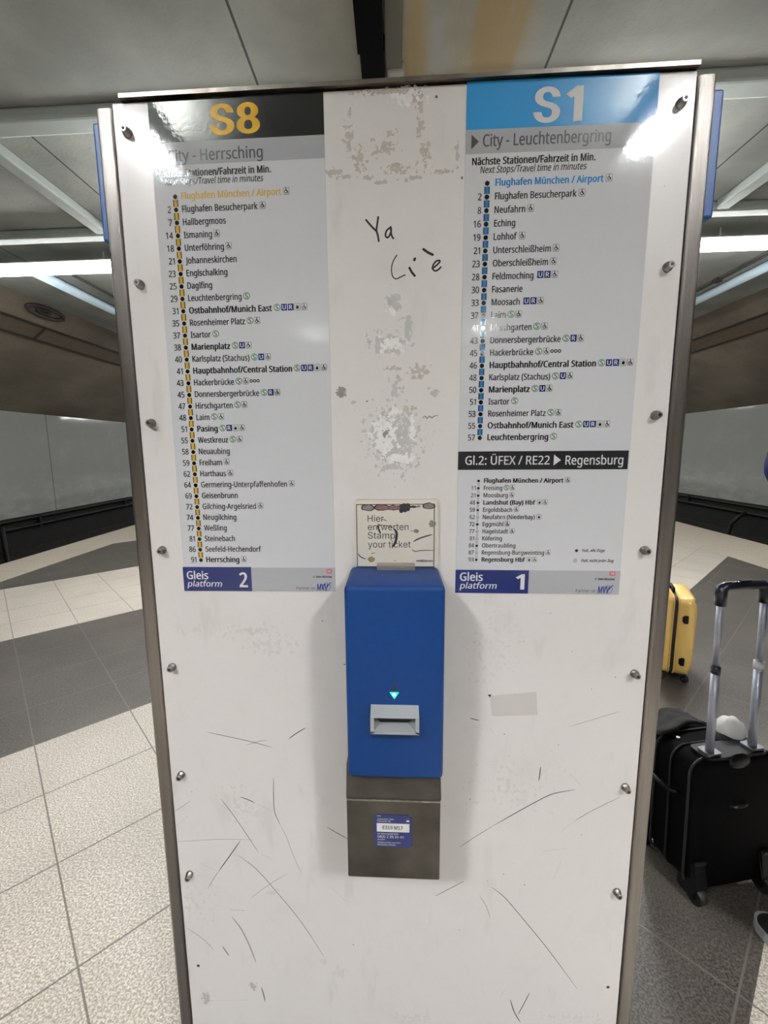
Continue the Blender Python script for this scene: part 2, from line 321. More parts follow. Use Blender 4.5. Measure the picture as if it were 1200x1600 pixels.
# ---------------------------------------------------------------- lettering (letter outlines in 1/1000 em: advance, contours)
OUTLINES = {'n':{'(':[241,[[32,220,35,285,45,348,60,409,83,468,113,522,150,573,217,573,167,493,132,407,111,315,103,221,107,159,116,98,132,38,154,-20,182,-75,216,-127,150,-127,113,-77,83,-24,60,34,45,94,35,156]]],')':[241,[[209,220,205,156,
196,94,180,34,158,-24,128,-77,91,-127,25,-127,59,-75,87,-20,108,38,124,98,134,159,137,221,134,283,124,346,108,406,87,465,59,521,24,573,91,573,128,522,158,468,180,409,196,348,205,285]]],',':[215,[[154,84,136,23,111,-42,85,-103,33,-103,49,
-38,63,31,73,93,148,93]]],'-':[258,[[32,184,32,246,226,246,226,184]]],'.':[215,[[58,43,61,69,72,85,88,94,107,97,126,94,142,85,153,69,157,43,153,18,142,2,126,-8,107,-11,88,-8,72,2,61,18]]],'/':[298,[[290,573,77,0,8,0,221,573]]],'0':[459,
[[419,287,409,163,395,112,376,70,349,37,316,12,276,-3,229,-8,170,1,122,27,86,70,60,129,44,201,39,287,44,373,58,446,83,504,119,547,167,573,229,581,287,573,335,547,372,504,399,446,414,373],[110,287,113,215,121,156,137,111,159,78,190,59,229,
52,268,59,298,78,320,110,336,156,345,215,348,287,345,359,336,417,320,463,298,495,268,515,229,521,190,515,159,495,137,463,121,417,113,359]]],'1':[459,[[285,0,216,0,216,400,216,439,217,470,219,499,196,477,169,455,108,405,71,452,226,573,285,
573]]],'2':[459,[[417,0,38,0,38,59,188,210,261,287,306,353,318,387,322,424,315,466,294,496,261,514,221,520,181,517,147,506,83,466,45,513,94,548,153,572,221,581,270,576,313,562,347,540,372,510,388,472,394,428,389,385,375,344,353,305,324,267,
247,185,128,67,128,64,417,64]]],'3':[459,[[395,439,392,403,381,372,363,347,340,326,310,311,277,302,277,298,337,283,379,255,405,214,413,163,407,116,390,74,360,40,318,14,263,-3,193,-8,110,-1,36,23,36,89,114,61,194,51,260,59,305,81,331,117,
339,164,335,197,320,223,297,242,265,255,226,263,179,265,123,265,123,326,180,326,223,329,259,339,286,356,307,377,319,404,323,434,316,471,295,498,262,516,219,521,164,515,117,498,75,473,39,521,73,544,115,563,163,576,218,581,296,571,352,540,
384,495]]],'4':[459,[[443,130,359,130,359,0,291,0,291,130,17,130,17,190,286,576,359,576,359,193,443,193],[291,374,291,412,293,444,294,474,295,500,292,500,276,468,257,438,86,193,291,193]]],'5':[459,[[221,351,275,346,322,331,361,307,389,274,
407,232,413,183,407,128,387,81,356,43,314,15,261,-2,199,-8,116,0,51,23,51,90,121,62,200,52,239,55,274,65,302,82,323,106,336,137,341,176,332,225,306,262,262,284,197,292,146,288,99,280,64,302,86,573,373,573,373,508,146,508,132,342,169,348]]],
'6':[459,[[44,245,51,342,75,433,95,474,121,510,155,539,196,562,246,576,306,581,344,579,377,573,377,513,344,520,308,523,257,518,216,504,183,483,158,454,139,419,127,380,115,291,119,291,150,326,194,350,255,358,302,353,342,338,375,313,400,279,
416,236,421,184,415,129,399,82,372,44,336,15,291,-2,239,-8,199,-4,163,7,130,26,101,54,77,89,59,133,48,185],[238,51,284,59,320,84,343,125,351,184,344,233,324,271,289,295,241,303,205,299,175,287,150,270,131,248,119,223,115,198,123,146,146,99,
185,64,210,55]]],'7':[459,[[109,0,344,508,35,508,35,573,419,573,419,518,187,0]]],'8':[459,[[229,581,276,577,318,565,352,546,378,519,395,485,400,443,396,411,385,383,346,338,291,303,355,265,381,242,401,216,414,185,419,148,413,104,395,65,367,
34,330,11,284,-3,231,-8,174,-3,126,10,89,33,61,63,45,101,39,146,43,183,56,214,75,241,99,264,158,299,107,336,71,383,61,411,58,444,63,485,80,518,107,545,141,565,182,577],[108,145,116,107,138,76,176,55,229,48,281,55,319,76,342,108,350,148,346,
174,335,197,293,235,229,265,217,270,157,237,121,197,111,173],[228,524,188,518,155,502,134,476,127,441,130,414,141,391,179,357,232,330,282,357,317,392,327,414,330,441,323,476,302,502,270,518]]],'9':[459,[[417,328,410,231,387,139,366,99,340,
63,306,33,265,11,214,-3,154,-8,117,-6,82,0,82,60,115,53,152,50,204,54,245,68,278,90,303,118,322,153,334,192,346,281,341,281,310,247,266,223,204,214,158,219,118,235,85,260,61,294,45,336,40,387,46,443,63,491,90,529,127,557,171,575,223,581,
262,577,299,565,332,545,361,518,384,483,402,439,413,388],[223,521,178,513,142,488,118,447,110,388,117,339,137,301,171,277,220,269,256,273,286,285,311,303,330,325,342,349,346,374,338,426,315,474,277,508,252,518]]],':':[215,[[58,43,61,69,72,
85,88,94,107,97,126,94,142,85,153,69,157,43,153,18,142,2,126,-8,107,-11,88,-8,72,2,61,18],[58,387,61,412,72,429,88,438,107,441,126,438,142,429,153,412,157,387,153,362,142,345,126,335,107,332,88,335,72,345,61,362]]],'A':[513,[[437,0,368,177,
141,177,73,0,0,0,224,575,289,575,512,0],[282,415,274,438,263,473,255,500,247,468,238,438,230,415,165,241,346,241]]],'B':[521,[[241,573,336,565,404,541,434,515,453,478,459,431,456,399,446,371,431,347,409,328,382,313,350,304,350,300,415,279,
441,261,461,236,474,203,478,163,472,115,454,74,425,42,385,19,337,5,279,0,78,0,78,573],[256,329,318,335,357,352,377,382,384,423,376,463,351,490,308,506,245,511,150,511,150,329],[150,269,150,61,265,61,330,68,371,91,394,125,401,168,398,197,
388,221,370,241,344,256,307,266,260,269]]],'C':[507,[[323,517,280,513,241,502,206,482,178,456,155,423,139,383,129,337,125,286,131,220,147,164,175,117,213,83,262,62,322,55,394,62,460,78,460,15,393,-2,312,-8,232,1,166,28,115,72,78,131,56,203,
49,287,53,349,67,406,89,456,120,499,159,534,206,559,261,575,324,581,409,572,482,547,453,486,394,508]]],'D':[586,[[536,292,528,203,501,131,457,74,399,33,325,8,237,0,78,0,78,573,254,573,335,565,404,540,460,501,502,446,528,377],[460,289,454,
359,435,415,404,457,361,487,308,505,244,511,150,511,150,62,228,62,299,68,357,87,402,119,434,164,454,220]]],'E':[446,[[398,0,78,0,78,573,398,573,398,509,150,509,150,330,383,330,383,268,150,268,150,63,398,63]]],'F':[416,[[150,0,78,0,78,573,
398,573,398,509,150,509,150,306,383,306,383,243,150,243]]],'G':[584,[[326,302,524,302,524,22,431,-1,323,-8,241,1,173,28,120,71,81,130,57,202,49,286,58,370,84,442,127,500,186,544,259,571,346,581,437,572,516,547,489,484,421,508,342,517,278,
510,225,489,181,455,150,409,131,353,124,286,130,222,146,166,175,119,216,84,270,62,340,55,404,59,452,68,452,238,326,238]]],'H':[594,[[516,0,443,0,443,267,150,267,150,0,78,0,78,573,150,573,150,330,443,330,443,573,516,573]]],'I':[272,[[239,0,
32,0,32,42,99,57,99,515,32,531,32,573,239,573,239,531,172,515,172,57,239,42]]],'J':[219,[[-3,-152,-37,-150,-63,-142,-63,-81,-35,-87,-5,-89,33,-81,50,-70,63,-53,71,-29,74,3,74,573,146,573,146,9,141,-42,128,-82,105,-113,75,-135,39,-148]]],
'K':[497,[[496,0,411,0,209,273,150,222,150,0,78,0,78,573,150,573,150,290,199,345,249,399,403,573,488,573,261,323]]],'L':[420,[[78,0,78,573,150,573,150,64,400,64,400,0]]],'M':[728,[[330,0,142,502,139,502,142,461,144,407,144,347,144,0,78,0,
78,573,184,573,361,103,364,103,544,573,650,573,650,0,578,0,578,352,579,408,581,460,584,501,581,501,390,0]]],'N':[610,[[532,0,447,0,141,476,138,476,141,432,143,378,144,320,144,0,78,0,78,573,161,573,467,99,470,99,468,137,466,193,464,249,464,
573,532,573]]],'O':[626,[[577,287,573,224,561,166,540,116,510,73,473,38,428,13,375,-3,314,-8,251,-3,196,13,151,39,114,73,85,116,65,167,53,224,49,288,56,370,78,442,114,500,166,545,232,572,314,581,393,572,459,545,510,501,547,442,570,370],
[125,287,130,220,145,163,171,117,207,83,255,62,314,55,373,62,420,83,456,117,481,163,496,220,501,287,490,384,456,457,421,491,373,511,314,518,255,511,207,490,171,457,145,411,130,354]]],'P':[485,[[229,573,326,562,393,528,421,495,439,454,444,
404,433,336,417,306,395,278,364,255,324,238,275,227,216,223,150,223,150,0,78,0,78,573],[223,511,150,511,150,285,208,285,258,288,298,296,330,311,352,334,365,363,370,401,361,449,334,484,289,504]]],'R':[499,[[236,573,301,568,353,555,393,532,
422,500,439,460,444,410,440,368,427,334,408,306,385,285,330,257,487,0,403,0,264,237,150,237,150,0,78,0,78,573],[232,510,150,510,150,298,236,298,296,304,338,325,362,359,370,407,366,440,355,467,336,486,310,500,275,507]]],'S':[440,[[403,153,
396,106,378,66,348,35,307,11,257,-3,198,-8,137,-5,83,4,41,19,41,88,113,65,201,55,240,57,273,66,298,79,316,98,327,120,330,147,327,173,318,194,302,213,277,230,196,265,131,294,85,330,57,375,48,435,54,477,71,513,99,542,136,563,180,576,231,581,
318,572,389,549,366,487,302,508,229,517,196,515,169,507,148,494,133,478,124,457,121,434,124,407,133,386,149,367,172,351,246,318,332,279,362,255,385,228,398,194]]],'T':[446,[[259,0,187,0,187,509,8,509,8,573,437,573,437,509,259,509]]],
'U':[586,[[513,202,507,146,489,95,459,52,416,20,360,-1,290,-8,225,-2,171,18,128,50,97,93,78,144,72,204,72,573,144,573,144,201,154,139,182,93,228,64,294,55,342,59,379,73,407,96,427,126,438,161,442,202,442,573,513,573]]],'V':[481,[[481,573,
277,0,204,0,0,573,75,573,204,205,220,160,231,119,241,80,250,119,262,161,277,207,405,573]]],'W':[746,[[735,573,583,0,510,0,399,375,389,410,380,443,373,471,370,488,367,471,361,443,352,409,342,373,234,0,161,0,10,573,85,573,174,223,183,186,190,
151,196,118,201,87,206,119,213,154,222,191,232,227,333,573,407,573,512,225,523,187,532,151,538,117,544,87,550,129,560,175,572,224,660,573]]],'X':[470,[[467,0,385,0,233,249,79,0,3,0,193,298,15,573,95,573,236,348,377,573,453,573,276,300]]],
'Z':[459,[[427,0,30,0,30,55,332,508,40,508,40,573,419,573,419,518,118,64,427,64]]],'a':[450,[[231,437,299,428,347,403,376,358,385,293,385,0,334,0,320,61,317,61,279,22,234,-1,172,-8,136,-5,103,6,75,23,55,48,41,80,37,119,50,176,87,219,152,
245,243,257,316,259,316,285,310,330,293,359,265,375,227,380,163,370,106,347,84,400,151,426],[252,208,184,200,141,182,118,155,110,119,115,87,132,66,157,53,188,49,238,56,279,79,306,117,315,172,315,210]]],'b':[493,[[139,461,138,410,135,373,
139,373,161,398,189,419,226,432,272,437,322,431,365,412,401,381,428,338,444,283,449,215,444,147,427,91,400,48,365,17,322,-2,272,-8,226,-3,189,10,161,31,139,55,133,55,119,0,68,0,68,609,139,609],[260,379,219,374,188,361,165,339,150,308,142,
268,139,217,139,214,145,144,165,93,202,61,261,51,312,61,348,93,369,145,376,216,369,287,348,338,311,368]]],'c':[385,[[241,-8,187,-2,139,15,99,45,69,87,50,143,44,213,51,284,71,342,102,385,142,415,191,432,245,438,309,431,358,415,337,356,292,
370,244,376,204,371,172,358,148,335,131,303,120,263,117,213,120,166,131,126,148,94,172,71,202,58,240,53,302,60,351,78,351,15,304,-2]]],'d':[493,[[221,-8,171,-2,128,17,92,48,65,91,49,146,44,214,49,282,66,338,93,381,128,413,171,432,221,438,
280,429,323,407,354,374,359,374,356,405,354,438,354,609,425,609,425,0,368,0,358,58,354,58,323,24,279,1],[232,51,290,60,328,88,348,135,355,200,355,213,349,284,329,336,291,369,231,379,181,368,146,334,124,281,117,213,124,144,146,93,181,61]]],
'e':[452,[[234,438,286,432,329,414,364,385,390,346,406,299,411,244,411,201,117,201,127,137,154,90,197,62,254,52,327,60,392,82,392,20,327,-1,251,-8,194,-2,143,17,101,48,70,91,51,146,44,212,50,277,68,333,96,378,134,411,181,431],[233,380,188,
372,154,348,130,309,119,257,338,257,335,292,326,322,312,346,292,364,266,376]]],'f':[276,[[266,375,158,375,158,0,87,0,87,375,12,375,12,408,87,432,87,457,92,507,104,547,124,577,152,597,186,609,227,613,274,609,310,599,292,544,262,552,228,556,
197,550,175,532,162,502,158,458,158,430,266,430]]],'g':[493,[[221,438,261,434,297,422,329,402,355,373,359,373,369,430,425,430,425,-7,420,-63,404,-109,378,-146,341,-172,293,-187,233,-192,147,-186,78,-165,78,-100,149,-125,237,-134,286,-126,
324,-101,347,-63,355,-13,355,4,356,32,358,57,354,57,329,28,299,8,263,-4,221,-8,170,-2,126,18,91,51,56,121,44,214,56,306,91,377,126,411,169,431],[230,379,197,374,169,359,147,336,130,303,120,262,117,213,124,143,146,92,182,60,232,50,288,58,
309,69,326,85,349,131,356,197,356,214,353,267,343,309,326,340,302,362,270,374]]],'h':[496,[[139,431,138,399,135,370,140,370,174,407,221,429,273,437,321,433,360,421,391,400,413,370,426,330,431,280,431,0,361,0,361,275,355,321,338,353,308,372,
265,379,222,374,189,360,166,338,150,308,142,269,139,222,139,0,68,0,68,609,139,609]]],'i':[207,[[139,430,139,0,68,0,68,430],[104,591,133,580,142,566,145,546,142,526,133,512,104,501,88,504,75,512,66,526,63,546,66,566,75,580,88,588]]],
'j':[207,[[18,-192,-18,-190,-44,-183,-44,-126,-19,-132,9,-134,32,-130,51,-120,64,-100,68,-67,68,430,139,430,139,-64,136,-101,126,-133,110,-159,87,-177,56,-189],[63,546,66,566,75,580,88,588,104,591,133,580,142,566,145,546,142,526,133,512,
104,501,88,504,75,512,66,526]]],'k':[428,[[138,291,137,257,135,221,138,221,152,240,172,264,189,285,326,430,409,430,235,246,421,0,336,0,187,200,138,158,138,0,68,0,68,609,138,609]]],'l':[207,[[139,0,68,0,68,609,139,609]]],'m':[750,[[540,438,
603,429,649,401,676,352,685,280,685,0,615,0,615,277,610,321,594,353,567,372,528,379,474,369,438,342,418,298,411,237,411,0,342,0,342,277,332,333,320,353,303,367,281,376,253,379,215,374,185,360,164,338,150,308,141,269,139,223,139,0,68,0,68,
430,125,430,136,371,140,371,173,409,217,431,266,438,312,433,349,420,378,398,398,366,402,366,427,398,461,420,499,433]]],'n':[496,[[275,438,343,429,391,401,421,352,431,280,431,0,361,0,361,275,355,321,338,353,308,372,265,379,204,368,166,338,
146,289,139,223,139,0,68,0,68,430,125,430,136,371,140,371,175,409,222,431]]],'o':[485,[[442,216,438,165,428,121,411,82,388,51,359,25,324,7,285,-4,241,-8,200,-4,163,7,129,25,100,51,77,82,59,121,48,165,44,216,50,282,68,336,97,380,137,412,186,
431,244,438,299,431,347,412,387,380,417,336,436,282],[117,216,120,169,130,128,147,95,172,71,203,56,243,51,282,56,314,71,339,95,356,128,366,169,369,216,365,263,355,303,338,335,314,359,282,374,242,379,185,368,147,335,124,284]]],'p':[493,
[[273,438,322,432,365,413,401,383,428,339,444,284,449,216,444,148,427,93,401,49,365,17,322,-2,272,-8,213,1,170,24,139,55,134,55,137,20,139,-16,139,-192,68,-192,68,430,126,430,136,371,139,371,170,405,213,429],[260,379,221,374,190,362,167,
342,152,313,142,275,139,229,139,216,142,167,150,126,165,93,188,70,220,55,261,51,297,56,326,72,348,98,364,131,373,171,376,217,369,283,348,334,311,367]]],'q':[493,[[354,-9,355,25,358,58,354,58,332,32,303,11,266,-3,219,-8,170,-2,128,17,93,48,
66,91,49,146,44,214,50,282,67,338,93,381,129,413,172,432,221,438,267,433,304,419,333,397,355,371,358,371,369,430,425,430,425,-192,354,-192],[233,51,272,55,304,67,327,87,342,116,352,153,355,199,355,213,348,285,328,337,290,369,231,379,181,
368,145,334,124,281,117,213,124,145,146,93,182,61]]],'r':[331,[[269,438,295,437,319,433,310,368,287,372,264,374,217,363,176,334,149,289,139,229,139,0,68,0,68,430,126,430,134,351,137,351,170,395,214,426,240,435]]],'s':[384,[[348,119,343,80,
327,49,302,24,268,6,226,-4,176,-8,99,-1,42,19,42,83,104,60,178,49,224,53,256,66,274,86,280,112,271,141,239,167,174,196,103,228,76,245,57,266,45,292,41,324,52,372,85,408,137,430,202,438,275,430,339,409,315,353,258,372,197,380,159,377,131,
366,114,350,108,328,119,298,154,274,219,246,289,215,314,197,333,176,344,150]]],'t':[290,[[212,50,245,53,272,59,272,5,240,-4,200,-8,167,-5,138,4,112,20,91,44,78,79,74,125,74,375,13,375,13,409,75,437,103,528,144,528,144,430,269,430,269,375,
144,375,144,127,149,93,163,69,185,54]]],'u':[496,[[427,430,427,0,370,0,359,57,356,57,321,20,273,-1,220,-8,173,-4,134,8,103,29,81,59,68,99,63,148,63,430,135,430,135,153,141,108,158,76,188,57,230,51,273,55,306,69,330,91,345,121,354,160,357,
206,357,430]]],'v':[408,[[163,0,0,430,75,430,167,176,180,137,193,96,201,63,204,63,214,96,227,138,241,176,332,430,407,430,244,0]]],'w':[630,[[346,243,336,276,328,308,321,335,316,357,313,357,308,335,302,307,294,275,284,242,207,1,127,1,9,431,
82,431,141,201,153,154,163,109,169,73,172,73,178,97,185,128,193,160,201,188,277,431,354,431,428,188,440,149,451,109,457,74,460,74,466,108,477,153,489,201,549,431,621,431,502,1,419,1]]],'x':[424,[[170,220,22,430,102,430,213,268,322,430,402,
430,253,220,410,0,330,0,213,172,94,0,14,0]]],'y':[409,[[1,430,76,430,169,185,184,144,196,105,205,68,209,68,224,121,245,186,333,430,409,430,224,-59,188,-130,165,-156,138,-176,106,-188,67,-192,34,-190,9,-186,9,-130,30,-133,56,-135,99,-126,
130,-99,152,-59,174,-2]]],'z':[377,[[346,0,31,0,31,47,262,375,45,375,45,430,340,430,340,377,112,55,346,55]]],'Ü':[586,[[513,202,507,146,489,95,459,52,416,20,360,-1,290,-8,225,-2,171,18,128,50,97,93,78,144,72,204,72,573,144,573,144,201,154,
139,182,93,228,64,294,55,342,59,379,73,407,96,427,126,438,161,442,202,442,573,513,573],[181,689,184,707,192,719,219,728,245,719,254,707,257,689,254,671,245,659,219,649,192,659,184,671],[332,689,335,707,343,719,369,728,395,719,404,707,407,
689,404,671,395,659,369,649,343,659,335,671]]],'ß':[506,[[419,495,416,469,407,447,379,411,346,383,318,357,306,330,312,311,332,291,377,259,427,221,459,178,467,153,470,123,465,81,451,48,429,23,399,6,362,-5,321,-8,254,-1,204,19,204,83,237,67,
276,54,318,49,356,54,382,67,396,89,401,118,394,152,371,181,326,214,273,253,246,288,238,326,241,349,249,369,276,400,309,426,336,454,345,471,347,491,340,520,319,540,286,551,245,555,193,547,171,537,154,521,142,499,139,468,139,0,68,0,68,468,74,
517,91,554,119,581,155,599,197,610,245,613,294,610,336,600,371,584,397,561,413,531]]],'ä':[450,[[231,437,299,428,347,403,376,358,385,293,385,0,334,0,320,61,317,61,279,22,234,-1,172,-8,136,-5,103,6,75,23,55,48,41,80,37,119,50,176,87,219,152,
245,243,257,316,259,316,285,310,330,293,359,265,375,227,380,163,370,106,347,84,400,151,426],[252,208,184,200,141,182,118,155,110,119,115,87,132,66,157,53,188,49,238,56,279,79,306,117,315,172,315,210],[113,546,116,564,124,576,151,585,177,
576,186,564,188,546,186,529,177,516,151,506,124,516,116,529],[264,546,267,564,275,576,301,585,327,576,336,564,338,546,336,529,327,516,301,506,275,516,267,529]]],'ö':[485,[[442,216,438,165,428,121,411,82,388,51,359,25,324,7,285,-4,241,-8,
200,-4,163,7,129,25,100,51,77,82,59,121,48,165,44,216,50,282,68,336,97,380,137,412,186,431,244,438,299,431,347,412,387,380,417,336,436,282],[117,216,120,169,130,128,147,95,172,71,203,56,243,51,282,56,314,71,339,95,356,128,366,169,369,216,
365,263,355,303,338,335,314,359,282,374,242,379,185,368,147,335,124,284],[131,546,134,564,142,576,168,585,195,576,203,564,206,546,203,529,195,516,168,506,142,516,134,529],[281,546,284,564,292,576,318,585,345,576,353,564,356,546,353,529,345,
516,318,506,292,516,284,529]]],'ü':[496,[[427,430,427,0,370,0,359,57,356,57,321,20,273,-1,220,-8,173,-4,134,8,103,29,81,59,68,99,63,148,63,430,135,430,135,153,141,108,158,76,188,57,230,51,273,55,306,69,330,91,345,121,354,160,357,206,357,
430],[136,546,138,564,147,576,173,585,200,576,208,564,211,546,208,529,200,516,173,506,147,516,138,529],[286,546,289,564,297,576,323,585,350,576,358,564,361,546,358,529,350,516,323,506,297,516,289,529]]],' ':[208,[]]},'i':{' ':[188,[]],
'0':[453,[[227,-7,174,1,130,24,95,62,69,113,53,178,48,254,53,330,69,395,95,447,130,484,174,508,227,516,279,508,323,484,358,447,384,395,400,330,405,254,400,178,384,113,359,62,323,24,279,1],[227,50,261,56,290,74,313,103,330,144,340,194,344,
254,340,314,330,365,313,405,290,435,261,453,227,460,192,453,163,435,140,405,123,365,113,314,109,254,113,194,123,144,140,103,163,74,192,56]]],'1':[453,[[76,0,76,55,391,55,391,0],[276,509,276,0,212,0,212,448,209,448,86,358,86,427,198,509]]],
'3':[453,[[218,-7,173,-3,133,10,98,30,70,57,52,91,44,132,109,132,115,107,126,87,144,71,165,59,219,50,275,61,297,74,315,93,325,116,329,145,326,172,316,196,299,217,275,234,242,244,201,248,157,248,157,299,288,448,288,452,70,452,70,509,372,509,
372,461,211,278,211,289,264,288,308,276,344,253,371,222,387,186,393,145,387,103,370,66,344,36,309,12,266,-2]]],'7':[453,[[97,0,323,448,323,452,62,452,62,509,391,509,391,449,165,0]]],'8':[453,[[226,-7,178,-2,136,11,101,33,74,62,57,96,52,135,
55,166,65,195,81,220,101,241,125,256,153,265,153,267,119,282,93,308,76,342,70,380,75,417,90,450,114,477,146,498,184,511,226,516,269,511,306,498,337,477,361,450,377,417,382,380,376,342,359,308,333,282,300,267,300,265,327,256,351,241,372,220,
387,195,397,166,401,135,395,96,378,62,352,33,317,11,275,-2],[226,49,258,52,285,60,307,74,323,91,333,113,337,139,333,165,322,189,305,208,283,223,256,232,226,235,196,232,169,223,147,208,130,189,119,165,115,139,119,113,129,91,145,74,167,60,
195,52],[226,290,274,300,293,313,307,330,316,351,319,376,316,399,308,420,294,437,275,449,226,460,177,449,159,437,145,420,136,399,133,376,136,351,145,330,159,313,178,300]]],'E':[418,[[60,0,60,509,372,509,372,452,125,452,125,286,355,286,355,
229,125,229,125,57,375,57,375,0]]],'H':[516,[[60,0,60,509,125,509,125,289,392,289,392,509,457,509,457,0,392,0,392,232,125,232,125,0]]],'M':[628,[[60,0,60,509,152,509,277,187,287,159,299,123,311,84,322,49,307,49,318,83,330,121,342,158,352,
187,476,509,568,509,568,0,504,0,504,291,504,327,505,369,506,413,507,457,513,457,498,409,482,363,467,322,456,291,342,0,286,0,170,291,159,321,145,361,129,408,112,457,119,457,120,416,121,372,122,328,122,291,122,0]]],'S':[446,[[224,-9,172,-4,
128,9,91,31,64,60,46,96,38,137,104,137,110,110,123,88,142,71,166,59,224,49,257,52,286,60,311,74,329,92,341,114,346,139,342,161,332,179,296,205,245,222,184,239,128,260,86,289,60,326,52,372,58,413,75,448,102,476,138,498,180,511,227,516,275,
511,316,498,351,476,377,449,394,415,401,378,337,378,326,412,302,437,267,453,225,459,194,456,167,448,145,435,129,418,118,398,115,376,119,352,131,334,169,308,212,293,264,279,312,264,359,238,395,198,405,171,408,139,403,99,386,64,360,34,323,11,
278,-4]]],'a':[389,[[160,-9,126,-5,94,5,68,22,48,45,35,73,30,108,34,138,43,161,58,179,78,193,125,211,178,220,234,227,265,235,273,243,276,255,276,257,267,297,240,322,196,331,149,322,118,301,100,274,41,291,57,322,79,346,104,364,133,375,194,
384,239,379,286,360,306,343,322,320,333,290,337,251,337,0,277,0,277,52,272,52,252,25,215,1],[170,45,202,49,228,59,248,74,263,93,272,115,276,138,276,190,259,182,231,176,200,171,175,168,134,159,103,139,95,124,92,105,102,72,130,52]]],'c':[395,
[[207,-8,159,-2,117,16,82,46,56,85,40,133,34,187,40,243,56,291,82,330,117,360,159,378,207,384,260,377,305,356,340,322,362,277,303,262,290,289,270,311,242,325,207,330,173,325,145,310,124,287,108,258,99,224,96,187,99,151,108,117,124,89,145,
66,173,51,207,46,243,52,271,66,292,89,304,117,363,102,341,56,306,21,261,-1]]],'e':[403,[[212,-8,161,-2,117,16,82,46,56,85,40,132,34,187,39,242,55,290,81,329,115,359,157,378,205,384,266,374,294,361,319,341,341,315,357,282,368,242,371,194,
371,169,75,169,75,221,338,221,310,202,307,237,298,269,283,294,263,314,237,326,205,330,173,326,146,313,125,294,109,270,99,241,96,211,96,178,100,139,110,106,128,80,151,61,179,50,212,46,254,53,285,73,306,105,365,91,353,63,335,39,311,19,283,4,
249,-5]]],'i':[166,[[53,0,53,379,114,379,114,0],[84,443,67,446,54,455,44,468,41,483,44,499,54,512,67,521,84,524,100,521,114,512,123,499,126,483,123,468,114,455,100,446]]],'k':[380,[[110,137,110,212,121,212,284,379,360,379,184,199,177,199],
[53,0,53,509,114,509,114,0],[294,0,148,186,191,229,372,0]]],'m':[609,[[53,0,53,379,112,379,112,295,108,295,118,323,132,346,172,376,219,386,257,380,287,361,309,331,321,295,312,295,322,321,337,343,381,375,437,386,468,383,497,372,522,354,541,
328,553,296,557,255,557,0,496,0,496,254,490,289,473,313,447,326,419,330,395,328,374,320,345,290,335,247,335,0,274,0,274,260,269,288,253,311,229,326,199,330,158,320,140,307,126,289,117,266,114,238,114,0]]],'n':[409,[[114,227,114,0,53,0,53,
379,112,379,112,287,102,287,124,332,152,362,187,379,227,384,264,380,295,369,321,349,341,321,353,285,357,240,357,0,296,0,296,235,290,275,273,304,246,323,210,329,184,326,161,317,141,303,126,283,117,257]]],'o':[415,[[207,-8,159,-2,117,16,82,
46,56,85,40,133,34,187,40,243,56,291,82,330,117,360,159,378,207,384,256,378,299,360,333,330,359,291,376,243,381,187,376,133,359,85,333,46,299,16,256,-2],[207,46,242,51,270,66,292,89,307,117,316,151,319,187,316,224,307,258,292,287,270,310,
242,325,207,330,173,325,145,310,124,287,108,258,99,224,96,187,99,151,108,117,124,89,145,66,173,51]]],'p':[424,[[53,-143,53,379,112,379,112,319,118,319,137,346,171,373,197,381,229,384,274,378,313,361,345,332,370,293,385,245,390,189,385,133,
370,84,346,45,313,16,274,-2,229,-8,198,-5,173,4,138,31,118,59,114,59,114,-143],[220,47,253,51,279,66,301,88,316,117,325,151,328,189,325,227,316,261,301,290,280,311,253,325,220,330,188,325,161,312,140,291,125,263,116,229,113,189,116,150,125,
115,140,86,162,65,188,51]]],'r':[259,[[53,0,53,379,112,379,112,321,115,321,130,347,152,367,181,380,213,385,229,384,243,384,243,322,230,324,207,326,182,323,159,315,140,301,126,284,117,262,114,237,114,0]]],'t':[227,[[204,379,204,327,6,327,6,
379],[65,471,126,471,126,98,128,76,136,61,150,53,170,50,185,51,202,54,213,2,192,-3,168,-4,125,2,92,21,72,52,65,93]]],'u':[410,[[182,-5,146,-1,115,11,89,31,69,59,57,95,53,139,53,379,114,379,114,144,119,105,137,75,164,56,200,50,226,53,249,62,
268,77,283,97,293,122,296,153,296,379,357,379,357,0,298,0,298,92,307,92,286,47,257,17,222,0]]],'w':[567,[[138,0,23,379,87,379,133,214,154,137,175,41,165,41,186,135,206,214,252,379,316,379,362,214,382,136,402,41,391,41,413,135,434,214,480,
379,545,379,429,0,368,0,319,172,305,225,291,280,277,338,291,338,277,280,263,225,248,172,199,0]]],'y':[389,[[47,-139,61,-86,71,-87,104,-89,130,-74,151,-36,163,-1,17,379,84,379,165,155,187,87,206,21,184,21,202,87,224,155,305,379,371,379,204,
-58,177,-107,139,-136,91,-145,65,-143]]]}}

